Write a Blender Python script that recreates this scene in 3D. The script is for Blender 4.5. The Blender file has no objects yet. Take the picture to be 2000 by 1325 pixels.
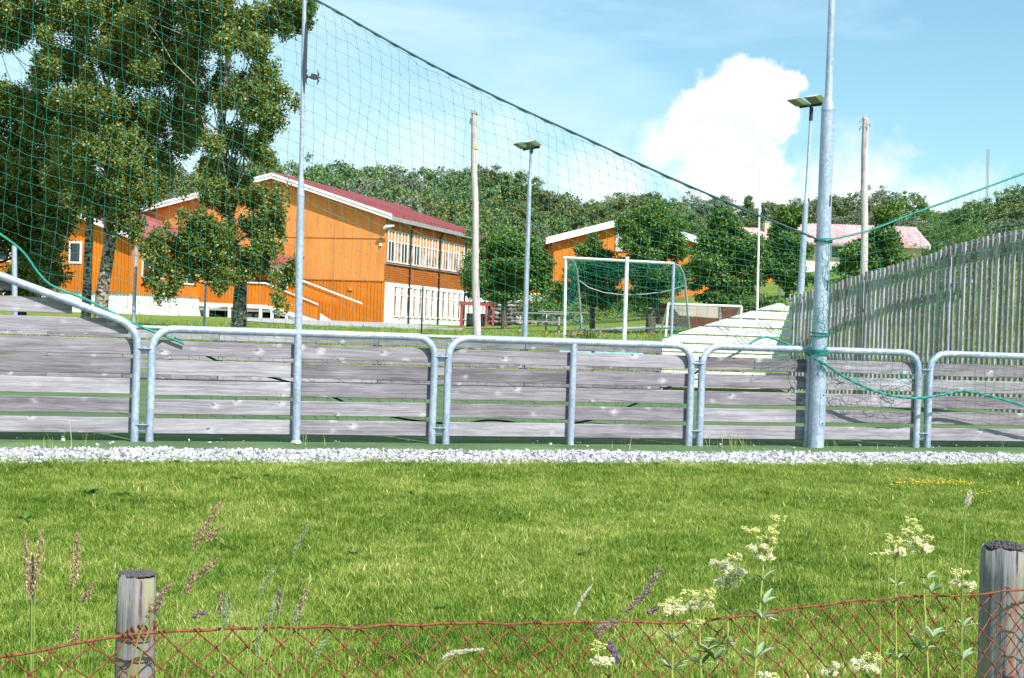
import bpy, math, random
import numpy as np
from mathutils import Vector, Matrix, Euler
rad = math.radians
rng = np.random.default_rng(7)
random.seed(7)
scene = bpy.context.scene
COL = scene.collection

# ------------------------------------------------------------------ camera
F = 2777.8            # focal length in photograph pixels
EYE = Vector((0.0, 0.0, 1.22))
ROLL = rad(2.0)
PITCH = math.atan(22.5 / F)
cam_d = bpy.data.cameras.new('camera')
cam = bpy.data.objects.new('camera', cam_d)
COL.objects.link(cam)
cam_d.sensor_width = 36.0
cam_d.lens = 50.0
cam_d.clip_start = 0.1
cam_d.clip_end = 3000
CR = Matrix.Rotation(math.pi / 2 - PITCH, 3, 'X') @ Matrix.Rotation(ROLL, 3, 'Z')
cam.matrix_world = Matrix.Translation(EYE) @ CR.to_4x4()
scene.camera = cam

# ------------------------------------------------------------------ sun, sky, exposure
SUN_EL, SUN_AZ = rad(47), rad(38)      # azimuth: to the camera's right, behind it
S = Vector((math.sin(SUN_AZ) * math.cos(SUN_EL), -math.cos(SUN_AZ) * math.cos(SUN_EL), math.sin(SUN_EL)))
sun_d = bpy.data.lights.new('sun', 'SUN')
sun_d.energy = 4.8
sun_d.angle = rad(0.5)
sun_d.color = (1.0, 0.965, 0.93)
sun = bpy.data.objects.new('sun', sun_d)
sun.rotation_euler = S.to_track_quat('Z', 'Y').to_euler()
sun.location = (5, -5, 20)
COL.objects.link(sun)
scene.view_settings.view_transform = 'Standard'
scene.view_settings.look = 'None'
scene.view_settings.exposure = 0.72
scene.view_settings.gamma = 1
scene.view_settings.use_curve_mapping = False


def cam_dir(px, py):
    d = CR @ Vector(((px - 1000) / F, (662.5 - py) / F, -1.0))
    return d


def P(px, py, Y):
    d = cam_dir(px, py)
    return EYE + d * (Y / d.y)


class NT:
    def __init__(s, tree):
        s.t = tree
        tree.nodes.clear()

    def n(s, kind, ins=None, **props):
        nd = s.t.nodes.new(kind)
        for k, v in props.items():
            setattr(nd, k, v)
        for k, v in (ins or {}).items():
            sock = nd.inputs[k]
            if isinstance(v, bpy.types.NodeSocket):
                s.t.links.new(v, sock)
            else:
                sock.default_value = v
        return nd

    def math(s, op, a, b=0.0, clamp=False):
        return s.n('ShaderNodeMath', {0: a, 1: b}, operation=op, use_clamp=clamp).outputs[0]

    def ramp(s, fac, stops, interp='LINEAR'):
        nd = s.n('ShaderNodeValToRGB', {0: fac})
        cr = nd.color_ramp
        cr.interpolation = interp
        while len(cr.elements) < len(stops):
            cr.elements.new(0.5)
        for e, (p, c) in zip(cr.elements, stops):
            e.position = p
            e.color = (c, c, c, 1) if isinstance(c, (int, float)) else (*c[:3], 1)
        return nd.outputs[0]

    def mix(s, fac, a, b, mode='MIX'):
        nd = s.n('ShaderNodeMix', data_type='RGBA', blend_type=mode)
        for i, v in ((0, fac), (6, a), (7, b)):
            if isinstance(v, bpy.types.NodeSocket):
                s.t.links.new(v, nd.inputs[i])
            elif i == 0:
                nd.inputs[0].default_value = v
            else:
                nd.inputs[i].default_value = (*v[:3], 1)
        return nd.outputs[2]

    def noise(s, vec, scale, detail=4, rough=0.55, dist=0.0):
        return s.n('ShaderNodeTexNoise', {'Vector': vec, 'Scale': scale, 'Detail': detail, 'Roughness': rough, 'Distortion': dist}).outputs[0]


world = bpy.data.worlds.new('World')
scene.world = world
world.use_nodes = True
w = NT(world.node_tree)
sky = w.n('ShaderNodeTexSky', sky_type='NISHITA')
sky.sun_disc = False
sky.sun_elevation = SUN_EL
sky.sun_rotation = math.pi - SUN_AZ
sky.air_density = 1.0
sky.dust_density = 0.6
sky.ozone_density = 1.0
gen = w.n('ShaderNodeTexCoord').outputs['Generated']
nrm = w.n('ShaderNodeVectorMath', {0: gen}, operation='NORMALIZE').outputs[0]
skyc = w.n('ShaderNodeVectorMath', {0: sky.outputs[0], 1: (0.074, 0.103, 0.100)}, operation='MULTIPLY').outputs[0]
# thin high cloud veil
st = w.n('ShaderNodeMapping', {'Vector': nrm, 'Scale': (1.6, 1.6, 7.0), 'Rotation': (0.1, 0.12, 0.3)}).outputs[0]
v1 = w.noise(st, 2.3, 7, 0.6, 0.6)
side = w.n('ShaderNodeSeparateXYZ', {0: nrm})
lean = w.math('MULTIPLY', side.outputs[0], -0.75)
v1 = w.math('ADD', v1, lean)
veil = w.ramp(v1, [(0.34, 0.10), (0.66, 0.78)])
c1 = w.mix(veil, skyc, (0.44, 0.60, 0.70))
# low cumulus: lumps along a band above the horizon, at fixed directions all round
dn = w.n('ShaderNodeTexNoise', {'Vector': nrm, 'Scale': 26.0, 'Detail': 7, 'Roughness': 0.6})
off = w.n('ShaderNodeVectorMath', {0: dn.outputs[1], 1: (0.5, 0.5, 0.5)}, operation='SUBTRACT').outputs[0]
dn2 = w.n('ShaderNodeTexNoise', {'Vector': nrm, 'Scale': 90.0, 'Detail': 5, 'Roughness': 0.6})
off2 = w.n('ShaderNodeVectorMath', {0: dn2.outputs[1], 1: (0.5, 0.5, 0.5)}, operation='SUBTRACT').outputs[0]
offs = w.n('ShaderNodeVectorMath', {0: off, 'Scale': 0.060}, operation='SCALE').outputs[0]
offs2 = w.n('ShaderNodeVectorMath', {0: off2, 'Scale': 0.014}, operation='SCALE').outputs[0]
wv = w.n('ShaderNodeVectorMath', {0: nrm, 1: offs}, operation='ADD').outputs[0]
wv = w.n('ShaderNodeVectorMath', {0: wv, 1: offs2}, operation='ADD').outputs[0]
mask = None
blobs = [(1452, 205, 80, 1.0), (1502, 205, 62, 1.0), (1400, 250, 75, 1.0), (1360, 260, 58, .95), (1440, 300, 100, 1.0), (1460, 375, 100, .95),
         (1300, 290, 60, .85), (1390, 360, 90, .9), (1700, 340, 90, .75), (1620, 360, 80, .7), (1750, 285, 40, .5), (1800, 400, 70, .6),
         (820, 330, 110, .40), (980, 345, 110, .5), (700, 300, 90, .28), (1180, 360, 110, .6), (1900, 410, 90, .4), (300, 330, 160, .3),
         (-300, 250, 200, .8), (-500, 330, 160, .8), (2400, 300, 160, .8), (2650, 360, 140, .7)]
for (bx, by, br, bo) in blobs:
    d = cam_dir(bx, by).normalized()
    dist = w.n('ShaderNodeVectorMath', {0: wv, 1: tuple(d)}, operation='DISTANCE').outputs['Value']
    soft = 0.93 if bo > .94 else 0.25
    m = w.n('ShaderNodeMapRange', {0: dist, 1: br / F * (soft - .08), 2: br / F * 1.22, 3: bo, 4: 0.0}, interpolation_type='SMOOTHSTEP').outputs[0]
    mask = m if mask is None else w.math('MAXIMUM', mask, m)
shade = w.noise(nrm, 14, 5, 0.6)
ccol = w.ramp(shade, [(0.3, (0.55, 0.61, 0.67)), (0.6, (0.80, 0.80, 0.79))])
c2 = w.mix(mask, c1, ccol)
bg = w.n('ShaderNodeBackground', {0: c2, 1: 1.0})
# the Nishita colour above is already scaled by about 0.12, the strength it is used at
w.n('ShaderNodeOutputWorld', {0: bg.outputs[0]})

# ------------------------------------------------------------------ frames of reference
ON = Vector((0, 14.77, 0))
TX = Vector((0.9487, 0.3162, 0))     # along the barrier
TN = Vector((-0.3162, 0.9487, 0))    # across the pitch, away from the camera
ANG = math.atan2(TX.y, TX.x)


def W(s, q, z=0.0):
    return ON + TX * s + TN * q + Vector((0, 0, z))


def on_plane(px, py, q=0.0):
    """s and z where the view ray meets the vertical plane at distance q from the near barrier"""
    d = cam_dir(px, py)
    p0 = W(0, q)
    t = (p0 - EYE).dot(TN) / d.dot(TN)
    p = EYE + d * t
    return (p - ON).dot(TX), p.z


def on_line(px, py, A, d2):
    """point on the vertical plane through A along d2"""
    nn = Vector((-d2.y, d2.x, 0))
    d = cam_dir(px, py)
    t = (A - EYE).dot(nn) / d.dot(nn)
    return EYE + d * t


def sm(x):
    x = np.clip(x, 0, 1)
    return x * x * (3 - 2 * x)


def ground_z(X, Y):
    X = np.asarray(X, float); Y = np.asarray(Y, float)
    dx, dy = X - ON.x, Y - ON.y
    q = dx * TN.x + dy * TN.y
    s = dx * TX.x + dy * TX.y
    z = np.interp(q, [-14, -11, -1.35, -0.55, -0.35, 13.9, 16.5, 35, 73, 100], [-.42, -.41, -.10, -.03, 0, 0, .80, .99, 1.23, 1.25])
    und = 0.025 * np.sin(X * 1.3 + 1) * np.sin(Y * 0.9) + 0.02 * np.sin(X * 0.55 + Y * .7)
    z = z + und * np.where(q < -1.5, 1, 0) + .5 * und * sm((q - 17) / 6)
    z = z + 5 * sm((X + 4) / 30) * sm((Y - 36) / 55)
    z = z + 9 * sm((Y - 112) / 90)
    return z


def gz(x, y):
    return float(ground_z(x, y))


def PG(px, py, Y):
    p = P(px, py, Y)
    p.z = gz(p.x, p.y)
    return p


# ------------------------------------------------------------------ mesh helpers
def tag(o, label=None, cat=None, group=None, kind=None):
    if label: o['label'] = label
    if cat: o['category'] = cat
    if group: o['group'] = group
    if kind: o['kind'] = kind
    return o


def thing(name, loc, label, cat, group=None, rz=0.0):
    o = bpy.data.objects.new(name, None)
    COL.objects.link(o)
    o.location = loc
    o.rotation_euler = (0, 0, rz)
    o.empty_display_size = 0.1
    return tag(o, label, cat, group)


def np_mesh(name, V, Fq, smooth=False):
    V = np.ascontiguousarray(V, dtype=np.float32).reshape(-1, 3)
    Fq = np.ascontiguousarray(Fq, dtype=np.int32)
    k = Fq.shape[1]
    me = bpy.data.meshes.new(name)
    me.vertices.add(len(V)); me.vertices.foreach_set('co', V.ravel())
    me.loops.add(Fq.size); me.loops.foreach_set('vertex_index', Fq.ravel())
    me.polygons.add(len(Fq))
    me.polygons.foreach_set('loop_start', np.arange(0, Fq.size, k, dtype=np.int32))
    me.polygons.foreach_set('loop_total', np.full(len(Fq), k, dtype=np.int32))
    if smooth:
        me.polygons.foreach_set('use_smooth', np.ones(len(Fq), dtype=bool))
    me.update(calc_edges=True)
    return me


def world_of(parent):
    m = Matrix.Identity(4)
    while parent is not None:
        m = (Matrix.Translation(parent.location) @ parent.rotation_euler.to_matrix().to_4x4()) @ m
        parent = parent.parent
    return m


def link(name, me, mat, parent=None, loc=None, rot=None):
    if mat is not None and not me.materials:
        me.materials.append(mat)
    o = bpy.data.objects.new(name, me)
    COL.objects.link(o)
    if parent is not None: o.parent = parent
    if loc is not None: o.location = loc
    if rot is not None: o.rotation_euler = rot
    return o


class MB:
    """collects shapes, builds ONE mesh object"""
    def __init__(s):
        s.v = []; s.f = []; s.sm = []

    def add(s, vs, fs, smooth=False):
        b = len(s.v)
        s.v += [tuple(v) for v in vs]
        s.f += [tuple(b + i for i in f) for f in fs]
        s.sm += [smooth] * len(fs)
        return s

    def box(s, c, size, R=None):
        c = Vector(c); hx, hy, hz = [a / 2 for a in size]
        vs = []
        for z in (-hz, hz):
            for (x, y) in ((-hx, -hy), (hx, -hy), (hx, hy), (-hx, hy)):
                p = Vector((x, y, z))
                vs.append(c + (R @ p if R is not None else p))
        return s.add(vs, [(0, 3, 2, 1), (4, 5, 6, 7), (0, 1, 5, 4), (1, 2, 6, 5), (2, 3, 7, 6), (3, 0, 4, 7)])

    def box2(s, a, b):
        return s.box([(a[i] + b[i]) / 2 for i in range(3)], [abs(b[i] - a[i]) for i in range(3)])

    def prism(s, poly, ext):
        """planar polygon (3d points) extruded along ext"""
        n = len(poly); e = Vector(ext)
        vs = [Vector(p) for p in poly] + [Vector(p) + e for p in poly]
        fs = [tuple(range(n))[::-1], tuple(range(n, 2 * n))] + [(i, (i + 1) % n, n + (i + 1) % n, n + i) for i in range(n)]
        return s.add(vs, fs)

    def tube(s, pts, r, n=10, cap=True, smooth=True):
        pts = [Vector(p) for p in pts]
        rs = r if isinstance(r, (list, tuple)) else [r] * len(pts)
        up = None; b = len(s.v); m = len(pts)
        for i, p in enumerate(pts):
            d = (pts[min(i + 1, m - 1)] - pts[max(i - 1, 0)])
            d = d.normalized() if d.length > 1e-9 else Vector((0, 0, 1))
            if up is None:
                up = Vector((0, 0, 1)) if abs(d.z) < 0.9 else Vector((1, 0, 0))
            u = (up - d * up.dot(d))
            if u.length < 1e-6: u = d.orthogonal()
            u.normalize(); up = u
            v = d.cross(u)
            for k in range(n):
                a = 2 * math.pi * k / n
                s.v.append(tuple(p + (u * math.cos(a) + v * math.sin(a)) * rs[i]))
        for i in range(m - 1):
            for k in range(n):
                a0 = b + i * n + k; a1 = b + i * n + (k + 1) % n
                s.f.append((a0, a1, a1 + n, a0 + n)); s.sm.append(smooth)
        if cap:
            c0 = len(s.v); s.v += s.v[b:b + n] + s.v[b + (m - 1) * n:b + m * n]
            s.f.append(tuple(c0 + k for k in range(n))[::-1]); s.sm.append(False)
            s.f.append(tuple(c0 + n + k for k in range(n))); s.sm.append(False)
        return s

    def build(s, name, mat, parent=None, local=False):
        V = s.v
        if parent is not None and not local:
            inv = world_of(parent).inverted()
            V = [tuple(inv @ Vector(v)) for v in V]
        me = bpy.data.meshes.new(name)
        me.from_pydata(V, [], s.f)
        me.polygons.foreach_set('use_smooth', s.sm)
        me.update()
        return link(name, me, mat, parent)

    def build_top(s, name, mat, loc, label, cat, group=None):
        """a thing that is a single mesh, origin at loc"""
        V = [tuple(Vector(v) - Vector(loc)) for v in s.v]
        me = bpy.data.meshes.new(name)
        me.from_pydata(V, [], s.f)
        me.polygons.foreach_set('use_smooth', s.sm)
        me.update()
        o = link(name, me, mat, None, loc)
        return tag(o, label, cat, group)


# ------------------------------------------------------------------ materials
def new_mat(name):
    m = bpy.data.materials.new(name)
    m.use_nodes = True
    return m, NT(m.node_tree)


def finish(nt, col, rough=0.7, metal=0.0, bump=None, bstr=0.3, bdist=0.02, spec=0.4, transl=None):
    p = nt.n('ShaderNodeBsdfPrincipled', {'Roughness': rough, 'Metallic': metal, 'Specular IOR Level': spec})
    if isinstance(col, bpy.types.NodeSocket): nt.t.links.new(col, p.inputs['Base Color'])
    else: p.inputs['Base Color'].default_value = (*col, 1)
    if bump is not None:
        b = nt.n('ShaderNodeBump', {'Height': bump, 'Strength': bstr, 'Distance': bdist})
        nt.t.links.new(b.outputs[0], p.inputs['Normal'])
    out = p.outputs[0]
    if transl:
        tr = nt.n('ShaderNodeBsdfTranslucent')
        if isinstance(col, bpy.types.NodeSocket): nt.t.links.new(col, tr.inputs[0])
        else: tr.inputs[0].default_value = (*col, 1)
        out = nt.n('ShaderNodeMixShader', {0: transl, 1: out, 2: tr.outputs[0]}).outputs[0]
    nt.n('ShaderNodeOutputMaterial', {0: out})


def mat_plain(name, col, rough=0.7, metal=0.0, var=0.15, scale=3.0, spec=0.4):
    m, nt = new_mat(name)
    tc = nt.n('ShaderNodeTexCoord').outputs['Object']
    nz = nt.noise(tc, scale, 5, 0.6)
    f = nt.ramp(nz, [(0.3, 1 - var), (0.7, 1 + var)])
    c = nt.mix(1.0, col, f, 'MULTIPLY')
    finish(nt, c, rough, metal, spec=spec)
    return m


def mat_wood(name, dark, mid, light, knots=True):
    """weathered sawn board, grain along local X"""
    m, nt = new_mat(name)
    tc = nt.n('ShaderNodeTexCoord').outputs['Object']
    rnd = nt.n('ShaderNodeObjectInfo').outputs['Random']
    offv = nt.n('ShaderNodeCombineXYZ', {0: nt.math('MULTIPLY', rnd, 37.0), 1: nt.math('MULTIPLY', rnd, 11.0), 2: nt.math('MULTIPLY', rnd, 5.3)}).outputs[0]
    co = nt.n('ShaderNodeVectorMath', {0: tc, 1: offv}, operation='ADD').outputs[0]
    warp = nt.n('ShaderNodeTexNoise', {'Vector': nt.n('ShaderNodeMapping', {'Vector': co, 'Scale': (2.2, 2, 5)}).outputs[0], 'Scale': 1.0, 'Detail': 2}).outputs[1]
    wsc = nt.n('ShaderNodeVectorMath', {0: warp, 'Scale': 0.055}, operation='SCALE').outputs[0]
    co2 = nt.n('ShaderNodeVectorMath', {0: co, 1: wsc}, operation='ADD').outputs[0]
    gr = nt.noise(nt.n('ShaderNodeMapping', {'Vector': co2, 'Scale': (0.9, 4, 46)}).outputs[0], 1.0, 6, 0.62)
    fine = nt.noise(nt.n('ShaderNodeMapping', {'Vector': co2, 'Scale': (3.5, 20, 190)}).outputs[0], 1.0, 4, 0.6)
    big = nt.noise(nt.n('ShaderNodeMapping', {'Vector': co, 'Scale': (1.7, 3, 7)}).outputs[0], 1.0, 4, 0.6)
    ring = nt.math('SINE', nt.math('MULTIPLY', gr, 52.0))
    t = nt.math('ADD', nt.math('MULTIPLY', gr, 0.32), nt.math('MULTIPLY', big, 0.26))
    t = nt.math('ADD', t, nt.math('MULTIPLY', ring, 0.020))
    t = nt.math('ADD', t, nt.math('MULTIPLY', fine, 0.24))
    t = nt.math('ADD', t, 0.09)
    t = nt.math('ADD', t, nt.math('MULTIPLY', nt.math('SUBTRACT', rnd, 0.5), 0.13))
    col = nt.ramp(t, [(0.38, dark), (0.5, mid), (0.63, light)])
    bumpv = nt.math('ADD', gr, fine)
    if knots:
        kw = nt.n('ShaderNodeTexNoise', {'Vector': co, 'Scale': 22.0, 'Detail': 3}).outputs[1]
        kw = nt.n('ShaderNodeVectorMath', {0: kw, 'Scale': 0.03}, operation='SCALE').outputs[0]
        co3 = nt.n('ShaderNodeVectorMath', {0: co2, 1: kw}, operation='ADD').outputs[0]

        def knot(vec, a_, b_, lo_, hi_, st_, sx, sz):
            vo = nt.n('ShaderNodeTexVoronoi', {'Vector': nt.n('ShaderNodeMapping', {'Vector': vec, 'Scale': (4.6, 0.01, 6.9)}).outputs[0], 'Scale': 1.0, 'Randomness': 0.95})
            sel = nt.math('GREATER_THAN', nt.n('ShaderNodeSeparateColor', {0: vo.outputs['Color']}).outputs[0], 0.38)
            return nt.math('MULTIPLY', nt.n('ShaderNodeMapRange', {0: vo.outputs['Distance'], 1: a_, 2: b_, 3: st_, 4: 0.0}, interpolation_type='SMOOTHSTEP').outputs[0], sel)
        shift = nt.n('ShaderNodeVectorMath', {0: co3, 1: (-0.022, 0, 0.012)}, operation='ADD').outputs[0]
        flare = knot(shift, 0.04, 0.34, 0, 0, .95, 1, 1)
        flare = nt.math('MULTIPLY', flare, nt.ramp(nt.noise(nt.n('ShaderNodeMapping', {'Vector': co3, 'Scale': (20, 1, 60)}).outputs[0], 1.0, 3, .6), [(.36, .25), (.6, 1.0)]))
        core = knot(co3, 0.075, 0.13, 0, 0, .85, 1, 1)
        inner = knot(co3, 0.045, 0.07, 0, 0, .7, 1, 1)
        col = nt.mix(flare, col, tuple(min(1, c * 1.35) for c in light))
        col = nt.mix(core, col, tuple(c * 0.48 for c in mid))
        col = nt.mix(inner, col, mid)
        # end stains
    finish(nt, col, 0.8, bump=bumpv, bstr=0.35, bdist=0.006, spec=0.25)
    return m


M = {}
M['board'] = mat_wood('weathered_board', (0.105, 0.092, 0.104), (0.225, 0.203, 0.225), (0.40, 0.375, 0.415))
M['board_pale'] = mat_wood('pale_board', (0.46, 0.44, 0.40), (0.60, 0.585, 0.55), (0.76, 0.75, 0.72))  # paler tone used for the whole rising wall
M['slat'] = mat_wood('slat_wood', (0.13, 0.12, 0.115), (0.25, 0.235, 0.23), (0.42, 0.40, 0.40), knots=False)


def mat_zinc():
    m, nt = new_mat('galvanised_steel')
    tc = nt.n('ShaderNodeTexCoord').outputs['Object']
    a = nt.noise(tc, 28, 4, 0.6)
    b = nt.noise(nt.n('ShaderNodeMapping', {'Vector': tc, 'Scale': (7, 7, 3)}).outputs[0], 1.0, 5, 0.65)
    t = nt.math('ADD', nt.math('MULTIPLY', a, 0.45), nt.math('MULTIPLY', b, 0.55))
    col = nt.ramp(t, [(0.32, (0.24, 0.285, 0.37)), (0.5, (0.36, 0.42, 0.52)), (0.68, (0.55, 0.62, 0.72))])
    r = nt.ramp(a, [(0.3, 0.38), (0.7, 0.6)])
    finish(nt, col, r, 0.35, bump=a, bstr=0.15, bdist=0.002, spec=0.5)
    return m


M['zinc'] = mat_zinc()
M['dark_steel'] = mat_plain('dark_steel', (0.03, 0.035, 0.045), 0.5, 0.3)
M['paint_white'] = mat_plain('white_paint', (0.80, 0.80, 0.79), 0.55, var=0.08, scale=8)
M['glass_dark'] = mat_plain('window_glass', (0.02, 0.025, 0.03), 0.06, 0.0, spec=0.9)
M['red_paint'] = mat_plain('red_brown_paint', (0.30, 0.05, 0.045), 0.7)
M['black'] = mat_plain('black_and_void_shade', (0.012, 0.012, 0.014), 0.6)  # near black: car body, and shade painted into the hollows
M['brown_ply'] = mat_plain('brown_ply', (0.11, 0.035, 0.018), 0.7, var=.3, scale=1.2)
M['ply_pale'] = mat_plain('pale_ply', (0.42, 0.36, 0.31), 0.7, var=.12, scale=2)
M['concrete'] = mat_plain('painted_concrete', (0.66, 0.66, 0.64), 0.85, var=0.25, scale=1.1)
M['mint'] = mat_plain('mint_tarpaulin', (0.20, 0.62, 0.47), 0.6, var=0.1)
M['gutter'] = mat_plain('grey_gutter', (0.30, 0.30, 0.31), 0.5)
M['cream'] = mat_plain('cream_paint', (0.66, 0.55, 0.33), 0.8, var=.08)
M['cream_light'] = mat_plain('pale_cream_paint', (0.80, 0.76, 0.68), 0.8, var=.05)


def mat_orange(name, base, period=None, axis='X', horiz=False):
    m, nt = new_mat(name)
    tc = nt.n('ShaderNodeTexCoord').outputs['Object']
    nz = nt.noise(nt.n('ShaderNodeMapping', {'Vector': tc, 'Scale': (1, 1, 0.25)}).outputs[0], 1.3, 6, 0.65)
    nz2 = nt.noise(tc, 0.35, 3, 0.5)
    f = nt.ramp(nt.math('ADD', nt.math('MULTIPLY', nz, .6), nt.math('MULTIPLY', nz2, .4)), [(0.30, 0.70), (0.68, 1.14)])
    c = nt.mix(1.0, base, f, 'MULTIPLY')
    finish(nt, c, 0.75, spec=0.25)
    return m


M['orange_panel'] = mat_orange('faded_orange_cladding', (0.68, 0.262, 0.062))
M['orange'] = mat_orange('orange_boards', (0.64, 0.182, 0.010))
M['orange_deep'] = mat_orange('deep_orange_boards', (0.40, 0.115, 0.015))


def mat_roof(name, a, b, mode):
    m, nt = new_mat(name)
    tc = nt.n('ShaderNodeTexCoord').outputs['Object']
    nz = nt.noise(tc, 2.6, 6, 0.7)
    nz2 = nt.noise(tc, 0.5, 3, 0.5)
    col = nt.ramp(nt.math('ADD', nt.math('MULTIPLY', nz, .7), nt.math('MULTIPLY', nz2, .3)), [(0.36, a), (0.62, b)])
    finish(nt, col, 0.6, spec=0.4)
    return m


M['roof_red'] = mat_roof('red_roof', (0.20, 0.035, 0.040), (0.36, 0.095, 0.10), 0)
M['roof_pink'] = mat_roof('sun_bleached_red_roof', (0.48, 0.20, 0.20), (0.74, 0.48, 0.47), 0)


def mat_ground():
    m, nt = new_mat('meadow_ground')
    tc = nt.n('ShaderNodeTexCoord').outputs['Object']
    a = nt.noise(tc, 0.9, 7, 0.65); b = nt.noise(tc, 14, 5, 0.7); c_ = nt.noise(tc, 60, 3, 0.7)
    t = nt.math('ADD', nt.math('MULTIPLY', a, .4), nt.math('ADD', nt.math('MULTIPLY', b, .35), nt.math('MULTIPLY', c_, .25)))
    col = nt.ramp(t, [(0.34, (0.085, 0.12, 0.018)), (0.5, (0.16, 0.22, 0.035)), (0.66, (0.25, 0.29, 0.07))])
    finish(nt, col, 0.9, bump=c_, bstr=0.6, bdist=0.05, spec=0.1)
    return m


M['ground'] = mat_ground()


def mat_turf():
    m, nt = new_mat('artificial_turf')
    tc = nt.n('ShaderNodeTexCoord').outputs['Object']
    a = nt.noise(tc, 1.2, 3, 0.5); b = nt.noise(tc, 180, 3, 0.8)
    col = nt.ramp(nt.math('ADD', nt.math('MULTIPLY', a, .3), nt.math('MULTIPLY', b, .7)), [(0.32, (0.034, 0.066, 0.026)), (0.7, (0.155, 0.235, 0.105))])
    finish(nt, col, 0.95, bump=b, bstr=0.6, bdist=0.01, spec=0.1)
    return m


M['turf'] = mat_turf()


def mat_asphalt(name, a, b, sc=40):
    m, nt = new_mat(name)
    tc = nt.n('ShaderNodeTexCoord').outputs['Object']
    n1 = nt.noise(tc, sc, 4, .7); n2 = nt.noise(tc, .6, 4, .6)
    col = nt.ramp(nt.math('ADD', nt.math('MULTIPLY', n1, .5), nt.math('MULTIPLY', n2, .5)), [(0.35, a), (0.65, b)])
    finish(nt, col, 0.9, spec=0.2)
    return m


M['asphalt'] = mat_asphalt('worn_asphalt', (0.28, 0.27, 0.26), (0.40, 0.39, 0.37))
M['gravel_bed'] = mat_asphalt('crushed_stone_bed', (0.20, 0.20, 0.20), (0.55, 0.55, 0.56), 55)


def mat_island(name, stops, rough=0.8, transl=None, spec=0.3, objvar=0.0, sizenoise=None):
    """colour picked at random per leaf / blade / stone"""
    m, nt = new_mat(name)
    r = nt.n('ShaderNodeNewGeometry').outputs['Random Per Island']
    fac = r
    if sizenoise:
        tc = nt.n('ShaderNodeTexCoord').outputs['Object']
        nz = nt.noise(tc, sizenoise, 3, .5)
        fac = nt.math('ADD', nt.math('MULTIPLY', r, .55), nt.math('SUBTRACT', nt.math('MULTIPLY', nz, 1.3), .4))
    if objvar:
        o = nt.n('ShaderNodeObjectInfo').outputs['Random']
        fac = nt.math('ADD', fac, nt.math('MULTIPLY', nt.math('SUBTRACT', o, .5), objvar), clamp=True)
    col = nt.ramp(fac, stops)
    finish(nt, col, rough, transl=transl, spec=spec)
    return m


M['birch_leaf'] = mat_island('birch_leaf', [(0, (0.040, 0.070, 0.010)), (0.4, (0.105, 0.150, 0.020)), (0.75, (0.20, 0.245, 0.038)), (0.94, (0.33, 0.34, 0.085)), (1, (0.36, 0.25, 0.07))], 0.45, 0.22, 0.5, sizenoise=0.5)
M['maple_leaf'] = mat_island('maple_leaf', [(0, (0.030, 0.075, 0.010)), (0.5, (0.080, 0.165, 0.020)), (0.9, (0.15, 0.25, 0.038)), (1, (0.22, 0.30, 0.06))], 0.5, 0.22, 0.4, sizenoise=0.6)
M['hill_leaf'] = mat_island('hill_leaf', [(0, (0.05, 0.098, 0.028)), (0.45, (0.125, 0.205, 0.056)), (0.8, (0.20, 0.275, 0.092)), (1, (0.28, 0.33, 0.13))], 0.6, 0.15, 0.35, objvar=0.25, sizenoise=0.35)
M['hill_leaf_grey'] = mat_island('hill_leaf_grey', [(0, (0.08, 0.11, 0.055)), (0.45, (0.16, 0.20, 0.11)), (0.8, (0.25, 0.29, 0.18)), (1, (0.34, 0.37, 0.25))], 0.6, 0.15, 0.35, objvar=0.25, sizenoise=0.35)
M['hill_leaf_olive'] = mat_island('hill_leaf_olive', [(0, (0.05, 0.072, 0.02)), (0.45, (0.125, 0.155, 0.040)), (0.8, (0.20, 0.225, 0.065)), (1, (0.29, 0.29, 0.10))], 0.6, 0.15, 0.35, objvar=0.25, sizenoise=0.35)
M['stone_chip'] = mat_island('crushed_stone', [(0, (0.09, 0.095, 0.11)), (0.25, (0.30, 0.30, 0.325)), (0.7, (0.48, 0.48, 0.50)), (1, (0.68, 0.68, 0.69))], 0.8)


def mat_bark(name, pale, dark, lo, hi, sc=(9, 9, 14)):
    m, nt = new_mat(name)
    tc = nt.n('ShaderNodeTexCoord').outputs['Object']
    a = nt.noise(nt.n('ShaderNodeMapping', {'Vector': tc, 'Scale': sc}).outputs[0], 1.0, 5, .65, 0.5)
    col = nt.ramp(a, [(lo, dark), (hi, pale)])
    finish(nt, col, 0.85, bump=a, bstr=0.7, bdist=0.03, spec=0.2)
    return m


M['birch_bark'] = mat_bark('birch_bark', (0.40, 0.34, 0.27), (0.035, 0.026, 0.02), .43, .57)
M['bark'] = mat_bark('grey_bark', (0.16, 0.13, 0.10), (0.04, 0.03, 0.025), .4, .6)


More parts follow.
